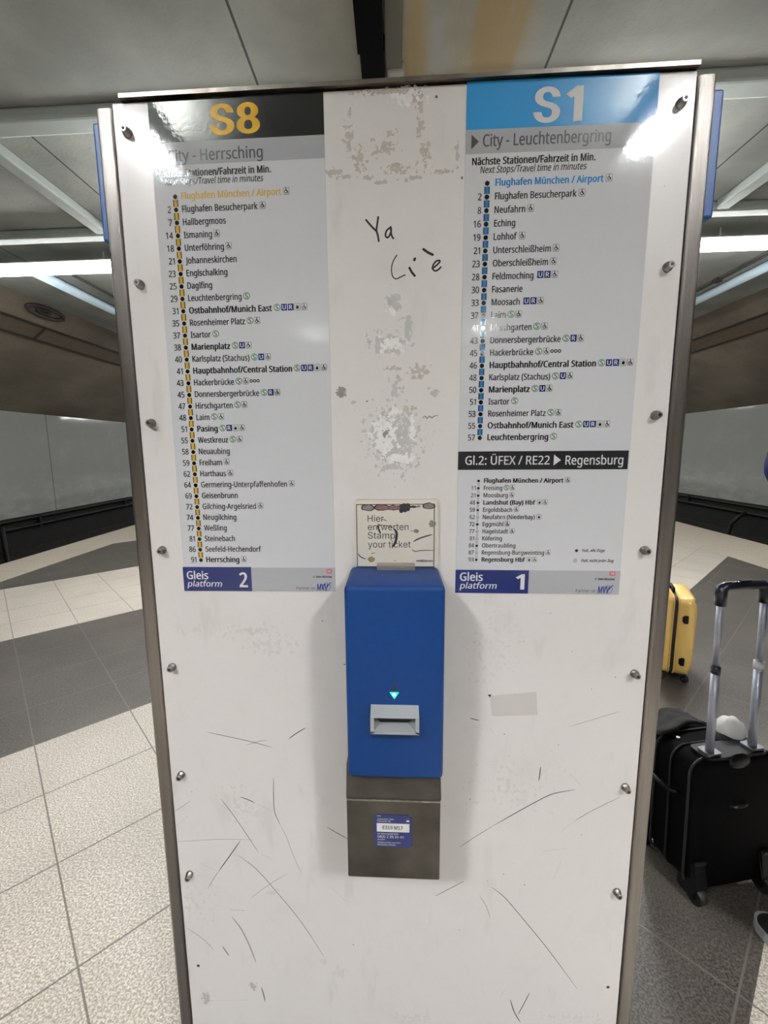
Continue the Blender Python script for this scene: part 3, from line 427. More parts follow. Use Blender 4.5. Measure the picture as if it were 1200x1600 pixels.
from mathutils.geometry import delaunay_2d_cdt
def area_(q): return sum(q[k][0]*q[(k+1) % len(q)][1]-q[(k+1) % len(q)][0]*q[k][1] for k in range(len(q)))/2
def grow(q, d, sgn):
    o = []; n = len(q)
    for k in range(n):
        a, b, c = Vector(q[k-1]), Vector(q[k]), Vector(q[(k+1) % n])
        u, v = (b-a).normalized(), (c-b).normalized()
        n1, n2 = Vector((u.y, -u.x)), Vector((v.y, -v.x)); h = n1+n2
        if h.length < .3: o.append((b.x+n1.x*d*sgn*1.2, b.y+n1.y*d*sgn*.4)); continue
        h.normalize(); e = h*(d*sgn/max(.5, h.dot(n1))); o.append((b.x+e.x*1.2, b.y+e.y*.4))
    return o
_gc = {}
def glyph1(ch, face, bold):
    k = (ch, face, bold)
    if k not in _gc:
        adv, cs = OUTLINES[face][ch]
        cs = [[(q[i]/1000, q[i+1]/1000) for i in range(0, len(q), 2)] for q in cs]
        if bold and cs:
            big_ = max(cs, key=lambda q: abs(area_(q))); sgn = 1 if area_(big_) > 0 else -1
            cs = [grow(q, bold, sgn) for q in cs]
        fs, pts = [], []
        if cs:
            vs, es = [], []
            for q in cs:
                n0 = len(vs); vs += [Vector(p) for p in q]; es += [(n0+i, n0+(i+1) % len(q)) for i in range(len(q))]
            ov, _, of, *_r = delaunay_2d_cdt(vs, es, [], 0, 1e-6)
            def wind(p):
                w = 0
                for q in cs:
                    for i in range(len(q)):
                        (x1, y1), (x2, y2) = q[i-1], q[i]
                        if (y1 > p[1]) != (y2 > p[1]) and p[0] < (x2-x1)*(p[1]-y1)/(y2-y1)+x1: w += 1 if y2 > y1 else -1
                return w
            pts = [tuple(p) for p in ov]
            fs = [tuple(t) for t in of if wind([sum(ov[i][c] for i in t)/3 for c in (0, 1)])]
        _gc[k] = (adv/1000+bold*.7, pts, fs)
    return _gc[k]
_tc = {}
def glyphs(s, bold=0., shear=0., face='n'):
    k = (s, bold, shear, face)
    if k not in _tc:
        x = 0.; vs, fs = [], []
        for ch in s:
            adv, pv, pf = glyph1(ch, face, bold); n = len(vs)
            vs += [(x+p[0]+p[1]*shear, p[1]) for p in pv]; fs += [tuple(n+i for i in f) for f in pf]; x += adv
        _tc[k] = (vs, fs)
    return _tc[k]
CAPS = {f: max(v[1] for v in glyphs('H', face=f)[0]) for f in 'ni'}
class Print:
    """flat print on a surface facing -Y; x, z in metres relative to the origin given"""
    def __init__(s, ox=0., oz=0.): s.v = []; s.f = []; s.mi = []; s.mats = []; s.ox = ox; s.oz = oz
    def m(s, name):
        if name not in s.mats: s.mats.append(name)
        return s.mats.index(name)
    def poly(s, pts, y, m):
        n = len(s.v); s.v += [(p[0]-s.ox, y, p[1]-s.oz) for p in pts]; s.f.append(tuple(range(n, n+len(pts)))); s.mi.append(s.m(m))
    def rect(s, x0, x1, z0, z1, y, m): s.poly([(x0, z0), (x1, z0), (x1, z1), (x0, z1)], y, m)
    def disc(s, x, z, r, y, m, n=16): s.poly([(x+r*math.cos(2*PI*k/n), z+r*math.sin(2*PI*k/n)) for k in range(n)], y, m)
    def ring(s, x, z, r0, r1, y, m, n=18):
        P_ = lambda k, r: (x+r*math.cos(2*PI*k/n), z+r*math.sin(2*PI*k/n))
        for k in range(n): s.poly([P_(k, r0), P_(k, r1), P_(k+1, r1), P_(k+1, r0)], y, m)
    def frame(s, x0, x1, z0, z1, t, y, m):
        s.rect(x0, x1, z1-t, z1, y, m); s.rect(x0, x1, z0, z0+t, y, m); s.rect(x0, x0+t, z0+t, z1-t, y, m); s.rect(x1-t, x1, z0+t, z1-t, y, m)
    def stroke(s, pts, w, y, m, taper=True):
        pts = [Vector((p[0], p[1])) for p in pts]
        if len(pts) > 2:
            q = []
            for i in range(len(pts)-1):
                p0, p1, p2, p3 = pts[max(i-1, 0)], pts[i], pts[i+1], pts[min(i+2, len(pts)-1)]
                for k in range(4):
                    t = k/4; q.append(.5*((2*p1)+(-p0+p2)*t+(2*p0-5*p1+4*p2-p3)*t*t+(-p0+3*p1-3*p2+p3)*t*t*t))
            q.append(pts[-1]); pts = q
        L, R = [], []
        for i, p in enumerate(pts):
            d = (pts[min(i+1, len(pts)-1)]-pts[max(i-1, 0)])
            d = d.normalized() if d.length > 1e-9 else Vector((1, 0)); nrm = Vector((-d.y, d.x))
            e = min(i, len(pts)-1-i)/max(1, len(pts)-1)
            ww = w*.5*((.35+.65*min(1, e*5)) if taper else 1.)
            L.append(p+nrm*ww); R.append(p-nrm*ww)
        for i in range(len(pts)-1): s.poly([R[i], R[i+1], L[i+1], L[i]], y, m)
        if not taper:
            s.disc(pts[0].x, pts[0].y, w/2, y, m, 10); s.disc(pts[-1].x, pts[-1].y, w/2, y, m, 10)
    def text(s, t, x, z, cap, y, m, bold=0., shear=0., sx=None, width=None, align='L', face='n'):
        vs, fs = glyphs(t, bold, shear, face); CAP = CAPS[face]
        if not vs: return 0
        x0, x1 = min(v[0] for v in vs), max(v[0] for v in vs); k = cap/CAP
        kx = width/(x1-x0) if width else k*(sx or 1.)
        w = (x1-x0)*kx
        xo = x-x0*kx - (0 if align == 'L' else w if align == 'R' else w/2)
        n = len(s.v); s.v += [(xo+v[0]*kx-s.ox, y, z+v[1]*k-s.oz) for v in vs]; mi = s.m(m)
        for f in fs: s.f.append(tuple(n+i for i in f)); s.mi.append(mi)
        return w
    def sx_for(s, t, width, cap, bold=0., shear=0.):
        vs, _ = glyphs(t, bold, shear); return width/((max(v[0] for v in vs)-min(v[0] for v in vs))*cap/CAPS['n'])
    def build(s, name, parent=None):
        me = bpy.data.meshes.new(name); me.from_pydata(s.v, [], s.f)
        for q in s.mats: me.materials.append(M[q])
        me.polygons.foreach_set('material_index', s.mi); me.update()
        bm = bmesh.new(); bm.from_mesh(me); bm.normal_update()
        fl = [f for f in bm.faces if f.normal.y > 0]
        if fl: bmesh.ops.reverse_faces(bm, faces=fl)
        bm.to_mesh(me); bm.free()
        o = bpy.data.objects.new(name, me); COL.objects.link(o)
        if parent: o.parent = parent
        return o

# wear marks of the panel and the small sign, metres on their own surfaces
MARKS = {'graffiti':[(0.0022,[(-0.0491,1.9005),(-0.0405,1.8909),(-0.0319,1.8826)]),(0.0022,[(-0.0285,1.9044),(-0.0301,1.8945),(-0.0316,1.8839),(-0.0294,1.8758),(-0.028,1.8667)]),(0.002,[(-0.0077,1.8884),(-0.0067,1.883),(-0.0089,1.8764),
(-0.0125,1.8719),(-0.0158,1.8733),(-0.0164,1.878),(-0.0139,1.8833),(-0.0095,1.8865),(-0.0074,1.8857),(-0.007,1.879),(-0.0053,1.873),(-0.0031,1.8702)]),(0.0013,[(0.0026,1.8435),(-0.0018,1.8372),(-0.0055,1.8292),(-0.0066,1.8197),(-0.0052,
1.8114),(-0.002,1.8069),(0.0024,1.806),(0.0097,1.8089),(0.0166,1.8118)]),(0.0026,[(0.024,1.8228),(0.0279,1.8158),(0.033,1.8099)]),(0.0028,[(0.0322,1.8347),(0.0332,1.8371)]),(0.0028,[(0.0476,1.8514),(0.0553,1.8461),(0.0632,1.8423)]),(0.002,
[(0.0627,1.8208),(0.0684,1.824),(0.0748,1.8299),(0.0748,1.8326),(0.0698,1.8321),(0.0648,1.8269),(0.0634,1.8208),(0.067,1.8166),(0.0721,1.8178),(0.0771,1.8221)])],'scrawl':[(0.0008,[(0.0473,1.5716),(0.0518,1.5749),(0.0553,1.5704),(0.0598,
1.5748),(0.0632,1.5714),(0.0689,1.5746),(0.0757,1.5756)])],'dark':[(0.0012,[(-0.3902,0.9478),(-0.3432,0.9382),(-0.2936,0.9274),(-0.2552,0.9164)]),(0.0018,[(-0.22,0.9365),(-0.2041,0.9494),(-0.1839,0.9623)]),(0.0014,[(-0.2555,0.847),(-0.2572,
0.7985),(-0.2563,0.7672),(-0.2462,0.739)]),(0.0018,[(-0.3287,0.8011),(-0.3119,0.7954),(-0.298,0.7884)]),(0.002,[(-0.3334,0.697),(-0.3603,0.6567),(-0.3862,0.6191)]),(0.0012,[(-0.3691,0.7947),(-0.3376,0.7451),(-0.2955,0.6693)]),(0.0012,
[(-0.3424,0.662),(-0.3033,0.6295),(-0.2592,0.5716),(-0.2092,0.4995),(-0.1616,0.412)]),(0.0016,[(-0.1469,0.7364),(-0.1247,0.7227),(-0.1024,0.7096)]),(0.0022,[(-0.3068,0.323),(-0.3028,0.3044),(-0.3001,0.2848)]),(0.002,[(-0.3894,0.4268),
(-0.3823,0.4145),(-0.3757,0.4028)]),(0.0015,[(-0.3683,0.524),(-0.3338,0.5231)]),(0.0018,[(0.1947,0.7527),(0.2394,0.784),(0.2809,0.8122),(0.3117,0.8301),(0.3542,0.8405)]),(0.001,[(0.1278,0.7),(0.1601,0.7265),(0.1947,0.7527)]),(0.0014,
[(0.196,0.6082),(0.2244,0.5835),(0.2651,0.5317),(0.3182,0.461),(0.3848,0.3637)]),(0.0022,[(0.2442,0.3264),(0.254,0.2936),(0.2682,0.2681)]),(0.0018,[(0.2847,0.3474),(0.2733,0.3163),(0.2617,0.287)]),(0.0016,[(0.1437,0.9909),(0.1542,0.9877),
(0.162,0.9867)]),(0.002,[(0.2821,0.8578),(0.2835,0.8721),(0.2844,0.8887)]),(0.0012,[(0.0793,0.5803),(0.1071,0.5987),(0.1392,0.6198)]),(0.001,[(0.357,0.77),(0.3872,0.793),(0.4424,0.8273)])],'faint':[(0.0012,[(-0.3107,0.9197),(-0.2823,
0.9295),(-0.2655,0.9329)]),(0.001,[(-0.4758,0.6879),(-0.4341,0.6929),(-0.3752,0.6985),(-0.3055,0.7001)]),(0.0016,[(-0.3862,0.6191),(-0.3994,0.5984),(-0.4129,0.5742)]),(0.001,[(-0.319,0.5552),(-0.282,0.5873),(-0.2367,0.6206)]),(0.001,
[(-0.4729,0.7606),(-0.4544,0.774),(-0.4347,0.7887)]),(0.001,[(-0.4727,0.7258),(-0.4426,0.7527)]),(0.0014,[(-0.4686,0.4716),(-0.4339,0.4455),(-0.4102,0.4171)]),(0.003,[(-0.3635,0.505),(-0.3442,0.4749),(-0.3284,0.4339),(-0.3157,0.3886)]),
(0.001,[(-0.2462,0.739),(-0.2332,0.7075),(-0.2231,0.6724),(-0.2048,0.6208)]),(0.001,[(-0.298,0.7884),(-0.2619,0.7701)]),(0.0012,[(-0.4264,0.6373),(-0.3891,0.6203)]),(0.001,[(-0.1422,0.5906),(-0.1112,0.5588)]),(0.001,[(-0.4331,0.278),
(-0.3395,0.2858)]),(0.0015,[(-0.2898,0.6663),(-0.27,0.656)]),(0.001,[(0.3354,0.977),(0.3853,0.9952),(0.4296,1.0119)]),(0.0012,[(0.3317,0.7457),(0.357,0.77)]),(0.001,[(0.3407,0.8774),(0.3657,0.8486)]),(0.0012,[(0.1716,0.5862),(0.1862,
0.5606),(0.1953,0.5313)]),(0.001,[(0.3212,0.6322),(0.3352,0.6773)]),(0.001,[(0.2965,0.6976),(0.3444,0.7059)]),(0.001,[(0.221,0.3305),(0.2319,0.3523)]),(0.001,[(0.1519,0.9738),(0.1703,0.9673)]),(0.001,[(0.1833,0.9705),(0.1905,0.9562)])],
'chips':[(0.004,[(-0.45,0.3733),(-0.449,0.3712)]),(0.003,[(-0.1436,1.1889),(-0.1426,1.1878)]),(0.003,[(-0.4314,0.8096),(-0.4303,0.8084)]),(0.003,[(-0.097,0.4486),(-0.0958,0.448)]),(0.0045,[(0.4488,0.3727),(0.4509,0.3735)]),(0.0035,[(0.1804,
1.0388),(0.1825,1.0372)]),(0.003,[(0.2113,0.9579),(0.2129,0.9574)]),(0.003,[(0.2635,0.6166),(0.2646,0.616)]),(0.003,[(0.2199,0.6403),(0.221,0.6397)]),(0.003,[(0.1873,0.622),(0.1885,0.6215)]),(0.0025,[(0.1312,0.4997),(0.1324,0.4991)]),
(0.003,[(0.1474,0.8124),(0.1501,0.8089)]),(0.0025,[(0.373,1.0564),(0.3746,1.0554)]),(0.0025,[(0.3169,0.9375),(0.319,0.9364)]),(0.0025,[(0.4158,1.0819),(0.4173,1.0814)]),(0.002,[(0.3322,1.1323),(0.3342,1.1318)]),(0.0025,[(0.2413,1.1517),
(0.2429,1.1506)]),(0.0025,[(0.2887,1.2087),(0.2907,1.2077)]),(0.0025,[(0.3719,0.7393),(0.3736,0.7375)]),(0.004,[(-0.0931,1.6198),(-0.0944,1.6154)]),(0.006,[(0.0674,2.0789),(0.0684,2.077)]),(0.005,[(0.1105,1.9587),(0.1107,1.951)]),(0.004,
[(-0.103,1.0998),(-0.1017,1.0985)])],'ell':[(-0.0098,2.0912,0.0556,0.0053,'b',1.1),(0.02,2.0822,0.0299,0.0152,'w',1.0),(0.0392,2.0736,0.0094,0.0171,'b',0.9),(0.0415,2.0372,0.0069,0.0139,'b',1.3),(-0.0147,2.0087,0.0183,0.0094,'b',1.3),
(-0.0093,2.0299,0.0095,0.007,'b',0.8),(-0.0764,2.0251,0.0088,0.0235,'b',0.95),(-0.0586,1.9909,0.0114,0.0198,'b',0.95),(0.0048,1.9763,0.0262,0.0087,'b',1.0),(0.0503,1.998,0.0086,0.0196,'b',0.9),(0.0765,1.9693,0.0303,0.0036,'b',1.3),(0.102,
1.9937,0.003,0.0254,'b',1.3),(-0.1031,1.9749,0.0169,0.0072,'b',1.3),(-0.0855,1.9681,0.0133,0.0032,'b',1.2),(-0.0239,1.9576,0.0132,0.0036,'b',1.0),(-0.0363,2.0214,0.0061,0.0039,'b',1.0),(-0.048,1.9658,0.0088,0.004,'b',1.0),(0.0266,1.9615,
0.0175,0.004,'b',1.0),(-0.0727,2.0618,0.0035,0.0085,'b',1.0),(-0.0322,1.9976,0.0105,0.0039,'b',1.0),(-0.0027,1.7679,0.0164,0.0172,'g',1.0),(-0.0169,1.7007,0.0347,0.0186,'g',1.0),(0.02,1.7217,0.011,0.0306,'g',1.0),(-0.0099,1.7005,0.0254,
0.015,'w',1.0),(-0.0074,1.753,0.011,0.0087,'w',0.9),(-0.0055,1.6581,0.0177,0.0045,'b',1.0),(0.0013,1.624,0.0103,0.0273,'g',0.85),(0.0432,1.6548,0.0208,0.0099,'b',1.05),(0.0409,1.6413,0.0121,0.0054,'b',1.05),(0.0689,1.6159,0.0111,0.0064,'b',
0.95),(-0.0977,1.619,0.0095,0.0101,'d',1.6),(-0.0753,1.6012,0.0066,0.0028,'b',1.2),(-0.0516,1.6021,0.0028,0.0018,'d',1.3),(-0.0038,1.5353,0.05,0.0602,'g',1.15),(-0.0204,1.5412,0.0248,0.0376,'w',1.25),(0.0057,1.5006,0.0316,0.0105,'w',1.25),
(0.0295,1.5475,0.0057,0.0327,'w',1.2),(0.0012,1.5837,0.0123,0.0074,'w',1.2),(0.0176,1.5336,0.0114,0.0207,'g',1.4),(-0.0204,1.5449,0.0067,0.0103,'d',0.9),(0.0271,1.5892,0.0122,0.0055,'b',0.9),(-0.0064,1.4841,0.0288,0.0067,'g',1.3),(-0.2516,
1.1379,0.064,0.024,'f',0.8),(-0.2821,1.1681,0.0767,0.0185,'f',0.8),(-0.3294,0.7859,0.0356,0.0453,'f',0.7),(-0.3033,0.7642,0.0301,0.0212,'f',0.8),(-0.2713,0.5707,0.0197,0.0129,'f',0.9),(-0.4509,0.5375,0.0578,0.0657,'f',0.6),(-0.3263,0.3256,
0.0088,0.0122,'b',1.4),(-0.4365,0.2869,0.0105,0.0177,'b',1.3),(-0.1297,0.3724,0.0228,0.0204,'f',1.0),(-0.1646,0.4007,0.0114,0.0101,'f',1.0),(0.2302,0.8416,0.0759,0.0573,'f',0.5),(0.1837,1.1407,0.0484,0.0779,'f',0.55),(-0.4239,1.1666,0.0156,
0.0134,'f',1.0),(-0.3915,1.1669,0.0156,0.0133,'f',1.0),(0.0255,0.2625,0.057,0.0139,'f',1.0),(0.3864,0.2878,0.0815,0.0135,'f',0.8)],'tape':[(0.1804,1.0389),(0.2694,1.0486),(0.2739,1.0003),(0.1865,0.9956)],'sign_str':[(0.006,'k',[(-0.0042,
1.372),(0.0002,1.3648),(0.0002,1.3557),(-0.0025,1.3449),(-0.0079,1.3367)]),(0.004,'k',[(-0.0351,1.3793),(-0.0316,1.3684),(-0.029,1.363)]),(0.003,'k',[(-0.035,1.382),(-0.0298,1.3792),(-0.0156,1.3774),(-0.005,1.3738)]),(0.003,'k',[(-0.0261,
1.39),(-0.0208,1.3882),(-0.0177,1.386)]),(0.0035,'p',[(0.0311,1.3476),(0.0408,1.353),(0.0531,1.3575),(0.0663,1.361)]),(0.002,'p',[(0.0285,1.334),(0.0338,1.3294),(0.048,1.3312),(0.0709,1.3312)]),(0.0025,'k',[(-0.0715,1.3248),(-0.0662,
1.3184),(-0.0569,1.3147)]),(0.004,'k',[(-0.0467,1.3248),(-0.0401,1.3266)]),(0.004,'k',[(-0.0044,1.3116),(-0.0009,1.3116)]),(0.0025,'k',[(-0.0088,1.334),(-0.0061,1.3349)]),(0.0018,'k',[(-0.0328,1.344),(-0.0256,1.3431)])],
'sign_ell':[(-0.0524,1.4112,0.0119,0.0053,'g'),(-0.026,1.4114,0.0149,0.005,'r'),(-0.0031,1.4109,0.0123,0.0044,'r'),(0.0153,1.4112,0.0105,0.0071,'k'),(0.0301,1.4125,0.007,0.0018,'k'),(0.0406,1.4132,0.0032,0.0018,'g'),(0.0597,1.4141,0.0105,
0.0053,'g'),(0.0661,1.3807,0.0056,0.006,'g'),(0.0364,1.3674,0.0046,0.0032,'g'),(0.0285,1.3676,0.0025,0.0007,'g'),(-0.0465,1.3138,0.0061,0.0044,'y'),(0.0516,1.3111,0.0158,0.0018,'g'),(0.0091,1.405,0.0035,0.0035,'k')]}

# ================================================================ the station (setting)
Y0, Y1 = -20., 44.
XL, XR = -5.43, 5.66                # platform edges
bm = B(); box(bm, XL+.74, XR-1.09, Y0, Y1, -1.1, 0); struct('floor', bm, 'granite_floor')
bm = B(); box(bm, XL, XL+.74, Y0, Y1, -.18, 0, bev=.01); struct('trim_1', bm, 'granite_edge')
bm = B(); box(bm, XR-1.09, XR, Y0, Y1, -.18, 0, bev=.01); struct('trim_2', bm, 'granite_edge')
for nm, x0, x1 in (('floor_left', -8.75, XL+.12), ('floor_right', XR-.12, 8.95)):
    bm = B(); box(bm, x0, x1, Y0, Y1, -1.25, -1.1); struct(nm, bm, 'ballast')
for nm, x0, x1 in (('baseboard_left', -9.0, -8.72), ('baseboard_right', 8.92, 9.2)):
    bm = B(); box(bm, x0, x1, Y0, Y1, -1.25, .04); box(bm, x0-.03, x1+.03, Y0, Y1, -1.1, -.72, 1); struct(nm, bm, ['trench_black', 'trench_dark'])
for nm, x0, x1 in (('wall_left', -8.85, -8.70), ('wall_right', 8.90, 9.05)):
    bm = B(); box(bm, x0, x1, Y0, Y1, .04, 2.46, bev=.01); struct(nm, bm, 'wall_enamel')
bm = B(); box(bm, -6.3, 6.5, Y0, Y1, 4.2, 4.6); struct('ceiling', bm, 'ceiling_concrete')
bm = B(); prism(bm, [(-8.95, 2.44), (-8.70, 2.47), (-6.3, 4.2), (-6.3, 4.6), (-8.95, 4.6)], Y0, Y1, 'y'); struct('ceiling_left', bm, 'vault_concrete')
bm = B(); prism(bm, [(9.15, 2.44), (8.90, 2.47), (6.5, 4.2), (6.5, 4.6), (9.15, 4.6)], Y0, Y1, 'y'); struct('ceiling_right', bm, 'vault_concrete')
bm = B(); box(bm, -9.0, 9.2, Y1, Y1+.2, -1.3, 4.6); struct('wall_back', bm, 'vault_concrete')
bm = B(); box(bm, -9.0, 9.2, Y0-.2, Y0, -1.3, 4.6); struct('wall_front', bm, 'vault_concrete')

# ================================================================ information pillar
pil = thing('information_pillar', 'white sheet metal information pillar with steel side posts carrying both timetables', 'pillar', (0, .2, 0))
OY = .2
def pp(name, bm, mats, parent=pil, label=None, smooth=False):
    for v in bm.verts: v.co.y -= OY if parent is pil else 0
    o = obj(name, bm, mats, parent, smooth)
    if label: o['label'] = label
    return o
bm = B(); box(bm, -.4735, .4725, 0, .012, .012, 2.0965, bev=.0012, seg=1)
panel = pp('front_panel', bm, 'panel_white')
bm = B(); box(bm, -.478, .478, .0125, .115, 0, 2.094); pp('inner_frame', bm, 'dark_gap')
for s_ in (-1, 1):
    bm = B()
    x0, x1 = sorted((s_*.4865, s_*.5185))
    prism(bm, rrect(x0, x1, .022, .116, .008), 0, 2.106, 'z'); pp('side_post', bm, 'steel_brushed', label='brushed steel side post')
bm = B(); prism(bm, [(-.008, 2.0985), (.03, 2.0985), (.03, 2.104), (-.002, 2.107), (-.008, 2.105)], -.457, .4715, 'x'); pp('top_rail', bm, 'steel_edge', label='scuffed aluminium rail along the top edge')
bm = B(); box(bm, -.478, .478, .012, .116, 2.0945, 2.0985); pp('top_plate', bm, 'steel_edge')
bm = B(); box(bm, -.587, .594, .119, .40, 1.938, 2.152, bev=.004); pp('rear_sign_box', bm, 'header_blue', label='blue box behind the pillar sticking out on both sides')
bm = B(); box(bm, -.478, .478, .1165, .38, 0, 1.936); pp('rear_body', bm, 'panel_white')
scr = None
for s_ in (-1, 1):
    for k in range(7):
        x, z = s_*.45, 2.05-.24*k
        if scr is None:
            bm = B(); tube(bm, [(0, 0, 0), (0, -.004, 0), (0, -.0042, 0), (0, -.0125, 0), (0, -.0140, 0)], [.0078, .0078, .0058, .0058, .0048], 16)
            scr = obj('screw', bm, 'screw_steel', pil)
            bm = B(); tube(bm, [(0, -.0141, 0), (0, -.0146, 0)], .0028, 6); so = obj('socket', bm, 'screw_socket', scr)
            scr.location = (x, -OY, z)
        else:
            c = scr.copy(); COL.objects.link(c); c.parent = pil; c.location = (x, -OY, z)
            d = so.copy(); COL.objects.link(d); d.parent = c
pr = Print(0, 0)
for s_ in (-1, 1): pr.disc(s_*.4485, .372, .0035, -OY-.0003, 'screw_socket', 12)
pr.build('drilled_hole', pil)

# wear on the white panel: marker writing, scratches, glue and scrubbed patches
def panel_print(name, fill, label=None):
    p = Print(0, 0); fill(p); o = p.build(name, panel); o.location = (0, -OY, 0)
    if label: o['label'] = label
    return o
def f_(p):
    for w, pts in MARKS['graffiti']: p.stroke(pts, w*1.45, -.0006, 'marker_black', taper=False)
    for w, pts in MARKS['scrawl']: p.stroke(pts, w*1.6, -.0006, 'marker_black')
panel_print('marker_writing', f_, 'black handwriting in felt pen')
def f_(p):
    for w, pts in MARKS['faint']: p.stroke(pts, w, -.0004, 'scratch_faint')
    for w, pts in MARKS['dark']: p.stroke(pts, w, -.00045, 'scratch_dark')
panel_print('scratch', f_, 'dark scratches')
def f_(p):
    for w, pts in MARKS['chips']:
        x, z = pts[0]; n = 7; p.poly([(x+w*.42*random.uniform(.6, 1.2)*math.cos(2*PI*k/n), z+w*.42*random.uniform(.6, 1.2)*math.sin(2*PI*k/n)) for k in range(n)], -.0005, 'chip_dark')
panel_print('paint_chip', f_)
def patches(p, code, m, y, cell, nsc, amp, ox=0, thr=.42):
    seen = set()
    for (x, z, rx, rz, c, s_) in MARKS['ell']:
        if c != code: continue
        i0, i1 = int((x-rx*1.5)/cell)-1, int((x+rx*1.5)/cell)+1; k0, k1 = int((z-rz*1.5)/cell)-1, int((z+rz*1.5)/cell)+1
        for i in range(i0, i1):
            for k in range(k0, k1):
                if (i, k) in seen or abs(i*cell) > .469: continue
                cx, cz = (i+.5)*cell, (k+.5)*cell
                d = math.hypot((cx-x)/rx, (cz-z)/rz)
                v = noise.fractal(Vector((cx*nsc+ox, cz*nsc, ox)), .8, 2.1, 4)*amp
                if (1-d*.85)*s_ + v - thr > 0: seen.add((i, k))
    rows = {}
    for i, k in seen: rows.setdefault(k, []).append(i)
    for k, xs in rows.items():                      # join runs of cells
        xs.sort(); a = b = xs[0]
        for q in xs[1:]+[10**9]:
            if q == b+1: b = q
            elif q > b:
                p.rect(a*cell, (b+1)*cell, k*cell, (k+1)*cell, y, m); a = b = q
panel_print('scuff', lambda p: patches(p, 'f', 'residue_faint', -.0002, .0012, 110, 1.0, 5, .62))
panel_print('scrubbed_patch', lambda p: (patches(p, 'g', 'residue_grey', -.0003, .0008, 110, .9, 1), patches(p, 'w', 'residue_white', -.0004, .0008, 120, .9, 2)), 'grey and white scrubbed smear')
panel_print('glue_residue', lambda p: (patches(p, 'b', 'residue_beige', -.0005, .0008, 150, 1.0, 3), patches(p, 'd', 'residue_dark', -.0006, .001, 120, .7, 4)), 'torn remains of a sticker')
tp = MARKS['tape']
panel_print('tape_strip', lambda p: (p.poly([tp[0], tp[3], tp[2], tp[1]], -.0004, 'tape_clear'), p.poly([(tp[0][0]-.004, tp[0][1]+.002), (tp[0][0]+.003, tp[0][1]+.003), (tp[0][0]+.001, tp[0][1]-.003)], -.0006, 'ink_black')), 'strip of clear tape with a dark corner')

# ================================================================ timetable posters
YS, YB, YI, YJ = -.0010, -.0013, -.0016, -.0019
def icons(p, codes, x, z, h, gap):
    """small symbol boxes; x is the left end, z the centre"""
    for c in codes:
        if c == 'S':
            p.disc(x+h*.52, z, h*.54, YB, 'ink_green', 20); p.disc(x+h*.52, z, h*.44, YI, 'ink_icon_back', 20)
            p.text('S', x+h*.52, z-h*.33, h*.66, YJ, 'ink_green', bold=.03, align='C'); x += h*1.05+gap
        elif c in 'UR':
            p.rect(x, x+h*.92, z-h*.5, z+h*.5, YB, 'ink_navy' if c == 'U' else 'ink_black' if h < .009 else 'film_navy')
            p.text(c, x+h*.46, z-h*.32, h*.64, YI, 'ink_white', bold=.02, align='C'); x += h*.92+gap
        elif c in 'WL':
            p.poly(rrect(x, x+h*.94, z-h*.52, z+h*.52, h*.14, 2), YB, 'ink_grey'); t = h*.07
            p.poly(rrect(x+t, x+h*.94-t, z-h*.52+t, z+h*.52-t, h*.1, 2), YI, 'ink_icon_back')
            cx = x+h*.47
            if c == 'W':
                p.ring(cx-.05*h, z-.12*h, h*.16, h*.25, YJ, 'ink_black', 14); p.disc(cx-.02*h, z+.34*h, h*.085, YJ, 'ink_black', 8)
                p.stroke([(cx-.03*h, z+.24*h), (cx+.0*h, z+.0*h), (cx+.16*h, z-.04*h), (cx+.26*h, z-.28*h)], h*.11, YJ, 'ink_black', taper=False)
            else:
                p.rect(cx-h*.2, cx+h*.2, z-h*.3, z+h*.08, YJ, 'ink_black'); p.ring(cx, z+.08*h, h*.1, h*.17, YJ, 'ink_black', 12)
            x += h*.94+gap
        elif c == 'O':
            p.ring(x+h*.3, z, h*.12, h*.28, YB, 'ink_charcoal', 12); x += h*.56
        elif c == ' ': x += gap*2
    return x
def sheet(parent, x0, x1, z0, z1, ox, oz, mats='film_white'):
    bm = B(); box(bm, x0-ox, x1-ox, YS, 0, z0-oz, z1-oz); return obj('sheet', bm, mats, parent)
def footer(p, x0, xb, x1, z0, zt, num, xt, xn, xo, dz=0.):
    p.rect(xb, x1, z0+.0005, zt, YB, 'film_grey_footer')
    p.text('Partner im', xo, .0+z0+.0036, .0062, YI, 'ink_charcoal', width=.0362)
    bx = xo+.0395
    p.text('MVV', bx, z0+.0028, .0125, YJ, 'ink_mvv', bold=.03, shear=.12, width=.0215)
    p.ring(bx+.0185, z0+.0095, .0070, .0079, YI, 'ink_teal', 24); p.stroke([(bx+.0175, z0+.006), (bx+.0205, z0+.011), (bx+.0275, z0+.019)], .0017, YJ, 'ink_mvv')
    e = bx+.0290
    p.rect(e-.0098, e, z0+.0375-.001, z0+.0435, YI, 'ink_red'); p.text('DB', e-.0049, z0+.0383, .0038, YJ, 'ink_white', bold=.02, align='C', width=.0066)
    p.text('Bahn München', e, z0+.0275, .0040, YI, 'ink_black', bold=.035, width=.0295, align='R'); p.ring(e-.0340, z0+.0293, .0013, .0021, YI, 'ink_charcoal', 14)
def badge(p, x0, x1, z0, z1, num, xt, xn):
    p.rect(x0, x1, z0, z1, YB, 'film_navy')
    p.text('Gleis', xt, z0+.0240, .0155, YI, 'ink_white', bold=.02, width=.0425)
    p.text('platform', xt-.0003, z0+.0090, .0115, YI, 'ink_white', bold=.012, shear=.18, width=.0690)
    p.text(num, xn, z0+.0085, .0285, YI, 'ink_white', bold=.025, align='C', width=.0165)
